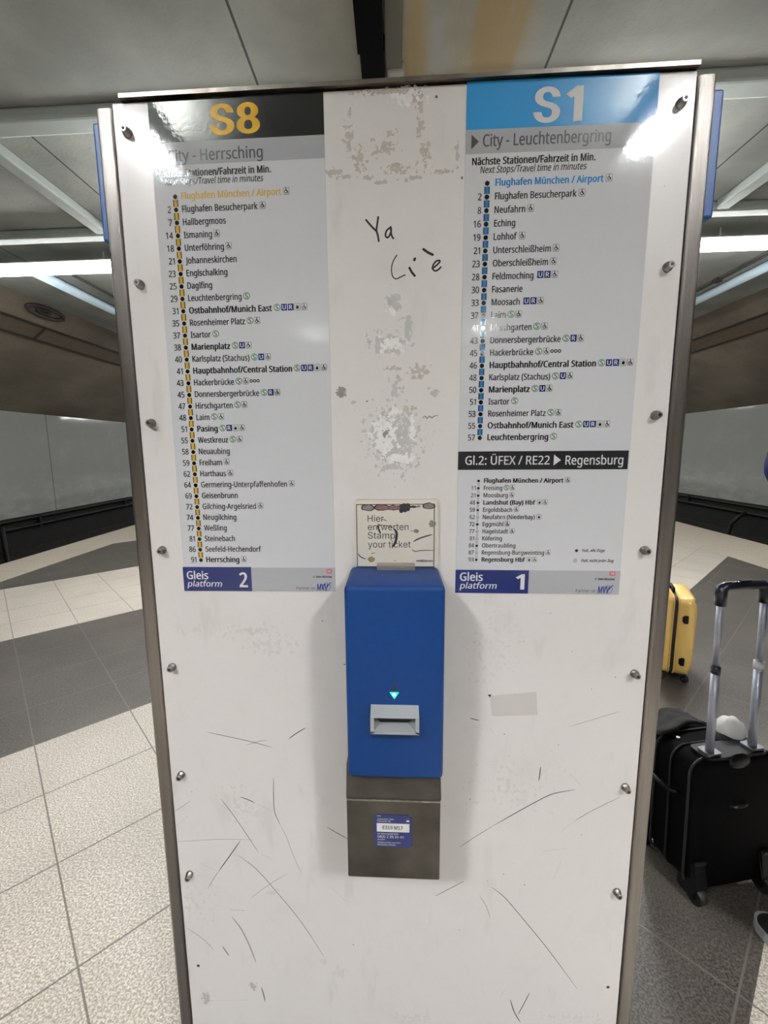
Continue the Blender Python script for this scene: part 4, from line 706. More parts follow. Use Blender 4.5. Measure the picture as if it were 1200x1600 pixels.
def line_map(p, n, x, z0, pitch, dot, w, cmid):
    for i in range(n):
        z = z0-pitch*i
        if i < n-1:
            a, b = z-dot*1.3, z-pitch+dot*1.3
            p.rect(x-w/2, x+w/2, b, a, YB, 'ink_line_edge' if cmid == 'ink_yellow' else 'ink_charcoal'); p.rect(x-w*.26, x+w*.26, b, a, YI, cmid)
        p.disc(x, z, dot, YI, 'ink_black', 18)

AX, AZ = -.264, 1.673
pa = thing('timetable_poster', 'tall timetable poster with black S8 heading, left side of the pillar', 'poster', (AX, 0, AZ))
sheet(pa, -.4115, -.1165, 1.2485, 2.0965, AX, AZ)
p = Print(AX, AZ); p.rect(-.4115, -.1165, 2.0325, 2.0965, YB, 'film_black'); p.build('heading_band', pa)
p = Print(AX, AZ); p.text('S8', -.3085, 2.0410, .0435, YI, 'ink_yellow', bold=.030, width=.0855, face='i'); p.build('route_number', pa)
p = Print(AX, AZ); p.rect(-.4115, -.1165, 1.9975, 2.0325, YB, 'film_grey'); p.build('direction_strip', pa)
p = Print(AX, AZ); p.poly([(-.4045, 2.0015), (-.3905, 2.0108), (-.4045, 2.0205)], YI, 'ink_charcoal'); p.text('City - Herrsching', -.3835, 2.0032, .0172, YI, 'ink_charcoal', bold=.014, width=.163); p.build('direction_text', pa)
p = Print(AX, AZ)
p.text('Nächste Stationen/Fahrzeit in Min.', -.4057, 1.9800, .0106, YB, 'ink_black', bold=.031, width=.198)
p.text('Next Stops/Travel time in minutes', -.3920, 1.9672, .0102, YB, 'ink_black', bold=.008, shear=.2, width=.1705)
A_ROWS = [('', 'Flughafen München / Airport', 'W', 2), (2, 'Flughafen Besucherpark', 'W', 0), (7, 'Hallbergmoos', '', 0), (14, 'Ismaning', 'W', 0), (18, 'Unterföhring', 'W', 0), (21, 'Johanneskirchen', '', 0), (23, 'Englschalking', '', 0), (25, 'Daglfing', '', 0), (29, 'Leuchtenbergring', 'S', 0), (31, 'Ostbahnhof/Munich East', 'SURLW', 1), (35, 'Rosenheimer Platz', 'SW', 0), (37, 'Isartor', 'S', 0), (38, 'Marienplatz', 'SUW', 1), (40, 'Karlsplatz (Stachus)', 'SUW', 0), (41, 'Hauptbahnhof/Central Station', 'SURLW', 1), (43, 'Hackerbrücke', 'SWOOO', 0), (45, 'Donnersbergerbrücke', 'SRW', 0), (47, 'Hirschgarten', 'SW', 0), (48, 'Laim', 'SW', 0), (51, 'Pasing', 'SRLW', 1), (55, 'Westkreuz', 'SW', 0), (58, 'Neuaubing', '', 0), (59, 'Freiham', 'W', 0), (62, 'Harthaus', 'W', 0), (64, 'Germering-Unterpfaffenhofen', 'W', 0), (69, 'Geisenbrunn', '', 0), (72, 'Gilching-Argelsried', 'W', 0), (74, 'Neugilching', '', 0), (77, 'Weßling', '', 0), (81, 'Steinebach', '', 0), (86, 'Seefeld-Hechendorf', '', 0), (91, 'Herrsching', 'W', 1)]
B_ROWS = [('', 'Flughafen München / Airport', 'W', 2), (2, 'Flughafen Besucherpark', 'W', 0), (8, 'Neufahrn', 'W', 0), (16, 'Eching', '', 0), (19, 'Lohhof', 'W', 0), (21, 'Unterschleißheim', 'W', 0), (23, 'Oberschleißheim', 'W', 0), (28, 'Feldmoching', ' URW', 0), (30, 'Fasanerie', '', 0), (33, 'Moosach', ' URW', 0), (37, 'Laim', 'SW', 0), (41, 'Hirschgarten', 'SW', 0), (43, 'Donnersbergerbrücke', 'SRW', 0), (45, 'Hackerbrücke', 'SWOOO', 0), (46, 'Hauptbahnhof/Central Station', 'SURLW', 1), (48, 'Karlsplatz (Stachus)', 'SUW', 0), (50, 'Marienplatz', 'SUW', 1), (51, 'Isartor', 'S', 0), (53, 'Rosenheimer Platz', 'SW', 0), (55, 'Ostbahnhof/Munich East', 'SURLW', 1), (57, 'Leuchtenbergring', 'S', 1)]
RE_ROWS = [('', 'Flughafen München / Airport', 'W', 1), (11, 'Freising', 'SW', 0), (21, 'Moosburg', 'W', 0), (48, 'Landshut (Bay) Hbf', 'LW', 1), (59, 'Ergoldsbach', 'W', 0), (62, 'Neufahrn (Niederbay)', 'L', 2), (72, 'Eggmühl', 'W', 0), (77, 'Hagelstadt', 'W', 2), (81, 'Köfering', '', 2), (84, 'Obertraubling', '', 0), (87, 'Regensburg-Burgweinting', 'W', 2), (93, 'Regensburg Hbf', 'LW', 1)]
CAPH = .0103
SXR = p.sx_for('Flughafen Besucherpark', .1318, CAPH, bold=.016); SXB = p.sx_for('Hauptbahnhof/Central Station', .1808, CAPH, bold=.031)
def rows(p, R, xd, xn, xr, z0, pitch, hue):
    for i, (num, nm, ic, st_) in enumerate(R):
        z = z0-pitch*i-.0040
        bold = .031 if st_ else .016
        w = p.text(nm, xn, z, CAPH, YB, hue if st_ == 2 else 'ink_black', bold=bold, sx=SXB if st_ else SXR)
        if num != '': p.text(str(num), xr, z-.0004, CAPH, YB, 'ink_black', sx=SXR*1.02, bold=.012, align='R')
        if ic: icons(p, ic, xn+w+.0032, z+.0058, .0112, .0014)
rows(p, A_ROWS, -.3753, -.3652, -.3845, 1.9488, .02060, 'ink_ochre')
p.build('station_list', pa)
p = Print(AX, AZ); line_map(p, 32, -.3755, 1.9488, .02060, .0037, .0090, 'ink_yellow'); p.build('line_diagram', pa)
p = Print(AX, AZ); badge(p, -.4130, -.2785, 1.2485, 1.2965, '2', -.4057, -.2945); p.build('platform_badge', pa)
p = Print(AX, AZ); footer(p, -.4115, -.2785, -.1165, 1.2485, 1.2955, '2', 0, 0, -.1915); p.build('footer_strip', pa)

BX, BZ = .2625, 1.672
pb = thing('timetable_poster', 'tall timetable poster with light blue S1 heading, right side of the pillar', 'poster', (BX, 0, BZ))
pb.rotation_euler = (0, .0055, 0)
sheet(pb, .1135, .4125, 1.2465, 2.0965, BX, BZ)
p = Print(BX, BZ); p.rect(.1135, .4125, 2.0275, 2.0965, YB, 'film_cyan'); p.build('heading_band', pb)
p = Print(BX, BZ); p.text('S', .2193, 2.0345, .0480, YI, 'ink_white', bold=.030, width=.0425, face='i'); p.text('1', .2700, 2.0345, .0475, YI, 'ink_white', bold=.045, width=.0270); p.build('route_number', pb)
p = Print(BX, BZ); p.rect(.1135, .4125, 1.9920, 2.0275, YB, 'film_grey'); p.build('direction_strip', pb)
p = Print(BX, BZ); p.poly([(.1225, 1.9985), (.1345, 2.0098), (.1225, 2.0205)], YI, 'ink_charcoal'); p.text('City - Leuchtenbergring', .1410, 2.0022, .0175, YI, 'ink_charcoal', bold=.014, width=.2030); p.build('direction_text', pb)
p = Print(BX, BZ)
p.text('Nächste Stationen/Fahrzeit in Min.', .1245, 1.9755, .0106, YB, 'ink_black', bold=.031, width=.1975)
p.text('Next Stops/Travel time in minutes', .1380, 1.9630, .0102, YB, 'ink_black', bold=.008, shear=.2, width=.1708)
rows(p, B_ROWS, .1500, .1633, .1415, 1.9475, .02066, 'ink_blue')
p.build('station_list', pb)
p = Print(BX, BZ); line_map(p, 21, .1500, 1.9475, .02066, .0038, .0092, 'ink_blue'); p.build('line_diagram', pb)
p = Print(BX, BZ); p.rect(.1125, .4105, 1.4775, 1.5105, YB, 'film_charcoal'); p.build('regional_heading', pb)
p = Print(BX, BZ); p.text('Gl.2: ÜFEX / RE22', .1255, 1.4868, .0152, YI, 'ink_white', bold=.01, width=.1490); p.text('Regensburg', .3020, 1.4862, .0158, YI, 'ink_white', bold=.01, width=.1000); p.poly([(.2815, 1.4848), (.2940, 1.4943), (.2815, 1.5042)], YI, 'ink_white'); p.build('regional_heading_text', pb)
p = Print(BX, BZ)
SR2 = p.sx_for('Regensburg-Burgweinting', .1135, .0078, bold=.014); SB2 = p.sx_for('Flughafen München / Airport', .1410, .0078, bold=.036)
for i, (num, nm, ic, st_) in enumerate(RE_ROWS):
    zc = 1.4575-.01333*i; z = zc-.0032; xd = .1502
    w = p.text(nm, .1598, z, .0078, YB, 'ink_black', bold=.036 if st_ == 1 else .014, sx=SB2 if st_ == 1 else SR2)
    if num != '': p.text(str(num), .1452, z, .0076, YB, 'ink_black', sx=SR2, bold=.006, align='R')
    if ic: icons(p, ic, .1598+w+.0026, z+.0044, .0094, .0010)
    if st_ == 2: p.ring(xd, zc, .0021, .0030, YI, 'ink_grey', 14); p.disc(xd, zc, .0011, YI, 'ink_grey', 8)
    else: p.disc(xd, zc, .0024, YI, 'ink_black', 14)
    if i < 11:
        for dx in (-.0011, .0011): p.rect(xd+dx-.0004, xd+dx+.0004, zc-.01333+.0036, zc-.0036, YB, 'ink_grey')
p.build('regional_list', pb)
p = Print(BX, BZ)
p.disc(.3312, 1.3293, .0027, YI, 'ink_black', 14); p.text('Halt, alle Züge', .3412, 1.3272, .0052, YB, 'ink_black', bold=.012, shear=.15, width=.0400)
p.ring(.3300, 1.3105, .0024, .0034, YI, 'ink_grey', 14); p.disc(.3300, 1.3105, .0012, YI, 'ink_grey', 8); p.text('Halt, nicht jeder Zug', .3410, 1.3082, .0052, YB, 'ink_black', bold=.012, shear=.15, width=.0575)
p.build('legend', pb)
p = Print(BX, BZ); badge(p, .1125, .2475, 1.2465, 1.2915, '1', .1208, .2320); p.build('platform_badge', pb)
p = Print(BX, BZ); footer(p, .1125, .2475, .4125, 1.2465, 1.2915, '1', 0, 0, .3345); p.build('footer_strip', pb)

# ================================================================ small enamel sign above the validator
sg = thing('instruction_sign', 'small cream sign with black border reading Hier entwerten above the blue box', 'sign', (-.0005, 0, 1.30))
bm = B(); prism(bm, rrect(-.0780, .0776, 0, .1258, .0075), -.008, 0, 'y'); obj('plate', bm, 'sign_cream', sg)
p = Print(-.0005, 1.30); y = -.0083
p.frame(-.0738, .0700, 1.2990, 1.4178, .0015, y, 'ink_sign'); p.build('border', sg)
p = Print(-.0005, 1.30)
for t, z, w in (('Hier', 1.3852, .0298), ('entwerten', 1.3693, .0752), ('Stamp', 1.3534, .0505), ('your ticket', 1.3364, .0790)): p.text(t, -.0527, z, .0123, y, 'ink_sign', width=w, face='i')
p.build('lettering', sg)
p = Print(-.0005, 1.30); CM = {'k': 'burn_dark', 'g': 'burn_grey', 'r': 'burn_rose', 'y': 'burn_ochre', 'p': 'burn_violet'}
for x, z, rx, rz, c in MARKS['sign_ell']:
    n = 22; p = Print(-.0005, 1.30)
    def rim(k_): return [(x+rx*k_*(1+.3*noise.noise(Vector((math.cos(2*PI*q/n)*1.5+x*99, math.sin(2*PI*q/n)*1.5, z*50))))*math.cos(2*PI*q/n), z+rz*k_*(1+.4*noise.noise(Vector((math.sin(2*PI*q/n)*2+7, math.cos(2*PI*q/n)*2+x*80, z*30))))*math.sin(2*PI*q/n)) for q in range(n)]
    p.poly(rim(1.12), -.0085, 'burn_dark' if c in 'kgr' and rx > .004 and z > 1.395 else CM[c]); p.poly(rim(.88), -.0086, CM[c])
    p.build('scorch_mark', sg)
for w, c, pts in MARKS['sign_str']:
    p = Print(-.0005, 1.30); p.stroke(pts, w*(.75 if w != .003 else .4), -.0087, CM[c]); p.build('flaked_streak', sg)

# ================================================================ blue ticket validator
va = thing('ticket_validator', 'blue box shaped ticket validator with green arrow and grey slot', 'ticket validator', (-.0042, 0, .953))
bm = B(); box(bm, -.0821, .0821, -.1215, 0, 0, .3455, bev=.0085, seg=4); bd = obj('housing', bm, 'validator_blue', va, smooth=False)
for q in bd.data.polygons: q.use_smooth = True
bm = B()
yb, yf = -.1210, -.1425
prism(bm, [(yb, .1400), (yf, .1300), (yf, .1288), (yb, .1310)], -.0405, .0395, 'x')          # sloping hood
for x0, x1 in ((-.0405, -.0345), (.0335, .0395)): prism(bm, [(yb, .1311), (yf, .1290), (yf, .1010), (yb, .1010)], x0, x1, 'x')
prism(bm, [(yb, .1045), (yf, .1045), (yf, .1000), (yb, .1000)], -.0405, .0395, 'x')
slot = obj('card_slot', bm, 'slot_grey', va); slot['label'] = 'grey slot surround'
bm = B(); quad(bm, [(-.0345, yf+.0005, .1047), (.0335, yf+.0005, .1047), (.0225, yb-.0008, .1085), (-.0235, yb-.0008, .1085)])
quad(bm, [(-.0345, yf+.0005, .1047), (-.0235, yb-.0008, .1085), (-.0345, yb-.0008, .1165)]); quad(bm, [(.0335, yf+.0005, .1047), (.0335, yb-.0008, .1165), (.0225, yb-.0008, .1085)])
obj('card_tray', bm, 'slot_grey', slot)
bm = B(); quad(bm, [(-.0345, yb-.0006, .1045), (.0335, yb-.0006, .1045), (.0335, yb-.0006, .1309), (-.0345, yb-.0006, .1309)]); obj('slot_opening', bm, 'slot_dark', slot)
p = Print(0, 0)
p.poly([(-.0087, .1625), (.0067, .1625), (-.0010, .1505)], -.1219, 'led_green'); p.disc(-.0010, .1582, .0028, -.1222, 'led_core', 12); p.build('indicator_arrow', va)['label'] = 'lit green arrow'
bm = B(); tube(bm, [(-.0010, -.1210, .1690), (-.0010, -.1222, .1690)], .0044, 16); obj('sensor_window', bm, 'slot_dark', va)
bm = B(); prism(bm, [(-.0285, .3452), (-.0045, .3452), (-.0045, .3545), (-.0262, .3545), (-.0285, .3530)], -.0318, .0378, 'x'); obj('top_clip', bm, 'clip_metal', va)['label'] = 'grey metal clip'
p = Print(0, 0); p.poly([(-.0235, .0), (-.0195, .0012), (-.0185, .0030), (-.0205, .0018)], 0, 'ink_white'); o = p.build('paint_nick', va); o.rotation_euler = (-PI/2, 0, 0); o.location = (0, -.060, .3458)

# ================================================================ steel box underneath
jb = thing('junction_box', 'dull grey steel box under the blue validator with a navy service sticker', 'box', (-.0080, 0, .7325))
bm = B(); box(bm, -.0842, .0842, -.1005, 0, 0, .1620, bev=.002, seg=2); obj('case', bm, 'sheet_steel', jb)
bm = B(); prism(bm, [(0, .1665), (-.1030, .1665), (-.1030, .1705), (-.0870, .2200), (0, .2200)], -.0842, .0850, 'x'); obj('lid', bm, 'sheet_steel', jb)
bm = B(); box(bm, -.080, .080, -.0960, 0, .1618, .1668); obj('seam', bm, 'dark_gap', jb)
bm = B(); box(bm, -.0840, .0840, -.1012, -.0990, .1595, .1624); obj('case_edge', bm, 'sheet_steel_edge', jb)
st = B(); q = rrect(-.0345, .0335, .0665, .1330, .004); q = [(x, z) if not (x > .026 and z > .125) else (.0335-.006 if z > .131 else .0335, z if z > .131 else .1275) for x, z in q]
prism(st, q, -.1010, -.1004, 'y'); stk = obj('service_sticker', st, 'film_navy', jb); stk['label'] = 'navy blue service sticker'
p = Print(0, 0); y = -.1013
p.rect(-.0300, .0290, .0980, .1155, y, 'ink_white'); p.text('E310 M17', -.0195, .1035, .0072, -.1016, 'ink_black', width=.0365, face='i', bold=.008)
p.text('MVV', -.0290, .1290, .0024, y, 'ink_white', width=.007); p.text('Automaten- bzw.', -.0290, .1225, .0032, y, 'ink_white', width=.0300); p.text('Entwerter-Nr.', -.0290, .1180, .0032, y, 'ink_white', width=.0250); p.rect(.0235, .0285, .1195, .1230, y, 'ink_white')
p.text('Im Störungsfall bitte', -.0290, .0925, .0034, y, 'ink_white', width=.038); p.text('0800 2 88 66 44', -.0290, .0855, .0050, y, 'ink_white', width=.0480); p.text('anrufen.', -.0290, .0805, .0034, y, 'ink_white', width=.0145)
p.text('Gebührenfrei aus allen', -.0290, .0745, .0034, y, 'ink_white', width=.042); p.text('deutschen Netzen.', -.0290, .0698, .0034, y, 'ink_white', width=.034)
p.build('sticker_text', stk)

# ================================================================ lamps and ceiling fittings
def bar_lamp(y, label):
    t = thing('ceiling_lamp', label, 'lamp', (.1, y, 4.2), group='long lamp bars across the platform')
    bm = B(); box(bm, -6.25, 6.25, -.08, .08, -.255, -.175, bev=.02, seg=3); obj('light_tube', bm, 'lamp_tube', t)
    bm = B(); box(bm, -6.25, 6.25, -.15, .15, -.172, -.160, bev=.004); obj('light_shield', bm, 'lamp_housing', t)  # wide plate added over the tube to keep its light off the ceiling
    for k in (-1, 1):
        bm = B(); box(bm, k*6.28-.03, k*6.28+.03, -.09, .09, -.265, -.165, bev=.008); obj('end_cap', bm, 'lamp_housing', t)
    for k in range(7):
        bm = B(); tube(bm, [(-6+2*k, 0, -.18), (-6+2*k, 0, 0)], .010, 8); obj('hanger', bm, 'lamp_housing', t)
    return t
b0 = bar_lamp(5.30, 'long white lamp bar crossing the platform just behind the pillar')
for y, lab in ((13.6, 'second long lamp bar farther along the platform behind the pillar'), (21.8, 'third long lamp bar far along the platform'), (30., 'last long lamp bar at the far end of the platform')):
    dup(b0, (.1, y, 4.2), lab)
def short_lamp(x, y, label, m_='lamp_panel', zd=0.):
    t = thing('platform_lamp', label, 'lamp', (x, y, 4.2), group='short lamps over the platform')
    bm = B(); box(bm, -.17, .17, -.46, .46, -.262-zd, -.250-zd); obj('diffuser', bm, m_, t)
    bm = B(); box(bm, -.18, .18, -.47, .47, -.249-zd, -.235-zd); obj('added_uplight', bm, 'added_up_glow' if not zd else 'added_up_glow_dim', t)  # upward glow, added for a brighter ceiling
    for k, nm in ((-1, 'added_shade_end'), (1, 'added_shade_end')):  # added shades, deeper on one end to dim the upper part of the pillar
        bm = B(); box(bm, -.20, .20, k*.485-.012, k*.485+.012, (-.55 if k > 0 else -.40)-zd, -.235-zd, bev=.004); obj(nm, bm, 'added_lamp_shade', t)
        bm = B(); prism(bm, [(-.473, -.235-zd), (.473, -.235-zd), (.473, -.55-zd), (-.473, -.40-zd)], k*.195-.006, k*.195+.006, 'x'); obj('added_shade_side', bm, 'added_lamp_shade', t)
        bm = B(); tube(bm, [(0, k*.485, -.24-zd), (0, k*.485, 0)], .010, 8); obj('hanger', bm, 'lamp_housing', t)
    return t
s0 = short_lamp(-1.88, -2.72, 'bright short lamp mirrored in the S8 poster, in front of the pillar to the left')
for x, y, lab in ((1.96, -2.80, 'bright short lamp mirrored in the S1 poster, in front of the pillar to the right'), (-1.88, -9.7, 'second short lamp row in front of the pillar, left one'), (2.05, -9.7, 'second short lamp row in front of the pillar, right one'), (-1.88, -16.4, 'farthest short lamp in front of the pillar, left one'), (2.05, -16.4, 'farthest short lamp in front of the pillar, right one')):
    dup(s0, (x, y, 4.2), lab)
s1 = short_lamp(-1.88, 3.75, 'added unseen lamp behind the pillar, left one', 'added_lamp_panel', .62)  # hidden pair added to light the ceiling and the floor behind
dup(s1, (2.05, 3.75, 4.2), 'added unseen lamp behind the pillar, right one')
def one(name, bm, m, label, cat, group=None, loc=None):
    if loc is not None:
        for v in bm.verts: v.co -= Vector(loc)
    o = obj(name, bm, m)
    if loc is not None: o.location = loc
    return tag(o, label, cat, group)
def bx(*a, **k):
    bm = B(); box(bm, *a, **k); return bm
G_ = 'white beams under the ceiling'
one('ceiling_beam', bx(-6.3, 6.5, 2.86, 3.06, 4.10, 4.2, bev=.03, seg=3), 'beam_white', 'white cross beam under the ceiling nearest above the pillar', 'beam', G_, (.1, 2.96, 4.15))
one('ceiling_beam', bx(-6.3, 6.5, 4.66, 4.84, 4.10, 4.2, bev=.03, seg=3), 'beam_white', 'white cross beam just in front of the long lamp bar', 'beam', G_, (.1, 4.75, 4.15))
one('ceiling_beam', bx(-3.55, -3.41, 3.065, 4.655, 4.10, 4.2, bev=.02, seg=3), 'beam_white', 'short white lengthwise beam left of the pillar', 'beam', G_, (-3.48, 3.86, 4.15))
one('ceiling_beam', bx(3.59, 3.73, 3.065, 4.655, 4.10, 4.2, bev=.02, seg=3), 'beam_white', 'short white lengthwise beam right of the pillar', 'beam', G_, (3.66, 3.86, 4.15))
GP = 'pale blue pipes along the ceiling edges'
for x, lab in ((-5.22, 'pale blue pipe running along the ceiling on the left'), (5.56, 'pale blue pipe running along the ceiling on the right')):
    bm = B(); tube(bm, [(x, 5.72, 4.13), (x, 13.3, 4.13)], .07, 12); one('ceiling_pipe', bm, 'pipe_blue_white', lab, 'pipe', GP, (x, 9.5, 4.13))
for x, lab in ((-4.82, 'thin dark conduit under the ceiling on the left'), (5.3, 'thin dark conduit under the ceiling on the right')):
    bm = B(); tube(bm, [(x, 5.7, 4.165), (x, 13.3, 4.165)], .02, 8)
    for k in range(3): box(bm, x-.05, x+.05, 7.0+k*2.2, 7.1+k*2.2, 4.14, 4.198)
    one('conduit', bm, 'conduit_dark', lab, 'conduit', 'thin conduits under the ceiling', (x, 9.5, 4.18))
bm = B(); box(bm, -.228, -.058, .6, 2.46, 4.09, 4.2); box(bm, -.214, -.054, 2.46, 2.84, 4.10, 4.2); one('cable_tray', bm, 'tray_black', 'black cable tray under the ceiling directly above the pillar', 'cable tray', None, (-.14, 1.8, 4.15))
t = thing('cable_duct', 'grey cable duct beside the black tray above the pillar, ending in a pale cap', 'duct', (.01, 1.8, 4.2))
obj('duct', bx(-.058, .055, -1.2, .85, -.06, 0, bev=.006), 'duct_grey', t); obj('end_cap', bx(-.050, .078, .855, 1.04, -.075, 0, bev=.02, seg=3), 'duct_cap', t)['label'] = 'pale end cap'
# troughs on the sloping vault
SL = (4.2-2.47)/2.4
for s_, x0, nm, lab in ((-1, -6.3, 'left', 'shallow cable trough running along the left vault'), (1, 6.5, 'right', 'shallow cable trough running along the right vault')):
    xa, xb = x0+s_*.40, x0+s_*.66; za, zb = 4.2-.40*SL, 4.2-.66*SL
    nx, nz = -s_*SL/math.hypot(SL, 1), -1/math.hypot(SL, 1)
    t = thing('cable_trough', lab, 'cable trough', ((xa+xb)/2, 12, (za+zb)/2), group='cable troughs on the vault')
    cx, cz = (xa+xb)/2, (za+zb)/2
    def loc_(u, h): return ((xb-xa)*u+nx*h, (zb-za)*u+nz*h)
    bm = B(); prism(bm, [loc_(-.5, -.01), loc_(-.5, .03), loc_(.5, .03), loc_(.5, -.01)], -12, 26, 'y'); obj('channel', bm, 'trough_brown', t)
    for u in (-.5, .5):
        bm = B(); prism(bm, [loc_(u-.04, -.01), loc_(u-.04, .045), loc_(u+.04, .045), loc_(u+.04, -.01)], -12, 26, 'y'); obj('rim', bm, 'conduit_dark', t)
    for yy in (-4.4, -1.2, 2.0):
        bm = B(); prism(bm, [loc_(-.5, .02), loc_(-.5, .05), loc_(.5, .05), loc_(.5, .02)], yy, yy+.05, 'y'); obj('clamp', bm, 'conduit_dark', t)
# round vent on the left vault
bm = B(); rr_ = Vector((-6.43, 7.35, 4.2-.13*SL)); nv = Vector((SL, 0, -1)).normalized(); e1 = Vector((0, 1, 0)); e2 = nv.cross(e1)
tube(bm, [rr_+nv*.03+e1*.42*math.cos(2*PI*k/28)+e2*.10*math.sin(2*PI*k/28) for k in range(29)], .035, 8, cap=False)
tube(bm, [rr_+nv*.03+e1*.14*math.cos(2*PI*k/16)-e1*.05+e2*.035*math.sin(2*PI*k/16) for k in range(17)], .025, 8, cap=False)
one('vent_ring', bm, 'conduit_dark', 'dark oval ring fitted on the left vault near the lamp bar', 'vent', None, tuple(rr_))
# pipes and cables along the lower walls
for s_, xw, lab in ((-1, -8.66, 'dark pipe rail along the foot of the left track wall'), (1, 8.86, 'dark pipe rail along the foot of the right track wall')):
    bm = B(); tube(bm, [(xw, Y0+1, -.20), (xw, Y1-1, -.20)], .035, 8); tube(bm, [(xw, Y0+1, -.02), (xw, Y1-1, -.02)], .03, 8)
    for k in range(18): box(bm, xw-.03, xw+.03, Y0+2+k*3.4, Y0+2.06+k*3.4, -.26, .03)
    one('wall_pipe', bm, 'cable_black', lab, 'pipe', 'pipe rails along the track walls', (xw, 10, -.1))
bm = B(); tube(bm, [(8.84, 10.45, -.2), (8.70, 10.45, -.28), (8.60, 10.55, -.50), (8.60, 10.62, -.80), (8.55, 10.65, -1.08)], .045, 8); one('loose_cable', bm, 'cable_black', 'black cable curving down the right track wall', 'cable', None, (8.6, 10.5, -.6))
bm = B(); tube(bm, [(-8.62, 8.15, -.1), (-8.60, 8.15, -.9), (-8.4, 8.5, -1.02), (-8.0, 9.0, -1.08)], .05, 8); one('loose_cable', bm, 'cable_black', 'black cable dropping down the left track wall', 'cable', None, (-8.5, 8.4, -.6))

# ================================================================ black suitcase on the right
ROTC = math.radians(11.4)
bc = thing('suitcase', 'black soft suitcase with its silver trolley handle pulled out, beside the pillar', 'suitcase', (1.105, .648, 0), ROTC)
LEAN = Matrix.Translation((0, -.12, 0)) @ Matrix.Rotation(math.radians(-2.0), 4, 'X') @ Matrix.Translation((0, .12, 0))
def cs(name, bm, m, parent=bc, smooth=False, label=None):
    for v in bm.verts: v.co = LEAN @ v.co
    o = obj(name, bm, m, parent, smooth)
    if label: o['label'] = label
    return o
hw = .160
bm = B(); prism(bm, rrect(-hw, hw, .045, .497, .050, 6), -.115, .05, 'y'); es = [e for e in bm.edges if abs(e.verts[0].co.y-e.verts[1].co.y) < 1e-6 and abs(e.verts[0].co.y) > .04]
bmesh.ops.bevel(bm, geom=es, offset=.022, segments=3, profile=.6, affect='EDGES'); cs('body', bm, 'case_black', smooth=True)
bm = B(); prism(bm, rrect(-hw+.015, hw-.015, .06, .478, .06, 6), .048, .135, 'y'); es = [e for e in bm.edges if abs(e.verts[0].co.y-e.verts[1].co.y) < 1e-6 and e.verts[0].co.y > .1]
bmesh.ops.bevel(bm, geom=es, offset=.025, segments=3, profile=.6, affect='EDGES'); cs('front_pocket', bm, 'case_black', smooth=True)
bm = B(); ol = rrect(-hw-.002, hw+.002, .043, .499, .052, 6)
for yy in (-.094, .046): tube(bm, [(x, yy, z) for x, z in ol]+[(ol[0][0], yy, ol[0][1])], .0045, 6, cap=False)
cs('piping', bm, 'case_trim')
bm = B(); tube(bm, [(x, -.02, z) for x, z in ol]+[(ol[0][0], -.02, ol[0][1])], .004, 6, cap=False); cs('zip', bm, 'zip_black')
bm = B(); prism(bm, rrect(-.115, .115, -.112, -.035, .018), .4965, .508, 'z'); plate = cs('handle_plate', bm, 'case_plastic')
bm = B(); ellipsoid(bm, (0, -.112, .490), (.042, .012, .026), 16); cs('handle_recess', bm, 'case_plastic', smooth=True)
for s_ in (-1, 1):
    bm = B(); prism(bm, rrect(s_*.0815-.026, s_*.0815+.026, -.105, -.060, .008), .507, .517, 'z'); cs('socket', bm, 'socket_metal')
    bm = B(); tube(bm, [(s_*.0815, -.083, .482), (s_*.0815, -.083, .80)], .0135, 14, flat=.8); tb = cs('handle_tube', bm, 'tube_alu', smooth=False)
    bm = B(); tube(bm, [(s_*.0815, -.083, .79), (s_*.0815, -.083, 1.035)], .0110, 14, flat=.8); cs('handle_tube_upper', bm, 'tube_alu')
    bm = B(); tube(bm, [(s_*.0815, -.083, .785), (s_*.0815, -.083, .812)], .0155, 14, flat=.85)
    cs('collar', bm, 'grip_navy' if s_ < 0 else 'strap_white', label=None if s_ < 0 else 'white ring on the right tube')
    bm = B(); tube(bm, [(s_*.105, .015, .498), (s_*.105, .015, .502)], [.0085, .006], 12); cs('rivet', bm, 'chrome')
bm = B()
tube(bm, [(-.0815, -.083, 1.012), (-.0815, -.083, 1.052), (-.080, -.083, 1.066), (-.068, -.083, 1.073), (0, -.083, 1.073), (.068, -.083, 1.073), (.080, -.083, 1.066), (.0815, -.083, 1.052), (.0815, -.083, 1.012)], [.0165, .0175, .018, .0155, .0145, .0155, .018, .0175, .0165], 14)
grip = cs('grip', bm, 'grip_navy', smooth=True)
bm = B(); prism(bm, rrect(-.022, .022, -.092, -.074, .007), 1.0845, 1.091, 'z'); cs('release_button', bm, 'case_plastic')
bm = B(); tube(bm, [(-.05, -.088, 1.0855), (0, -.088, 1.0875), (.055, -.088, 1.0855)], .0022, 6); cs('grip_trim', bm, 'chrome')
bm = B(); tube(bm, [(-.025, -.117, .335), (-.022, -.130, .342), (.0, -.135, .346), (.022, -.130, .346), (.026, -.117, .341)], .005, 8); cs('foot_strap', bm, 'case_trim')
bm = B(); tube(bm, [(-hw-.002, -.06, .36), (-hw-.026, -.05, .36), (-hw-.026, .03, .36), (-hw-.002, .04, .36)], .008, 8); cs('side_handle', bm, 'case_plastic')
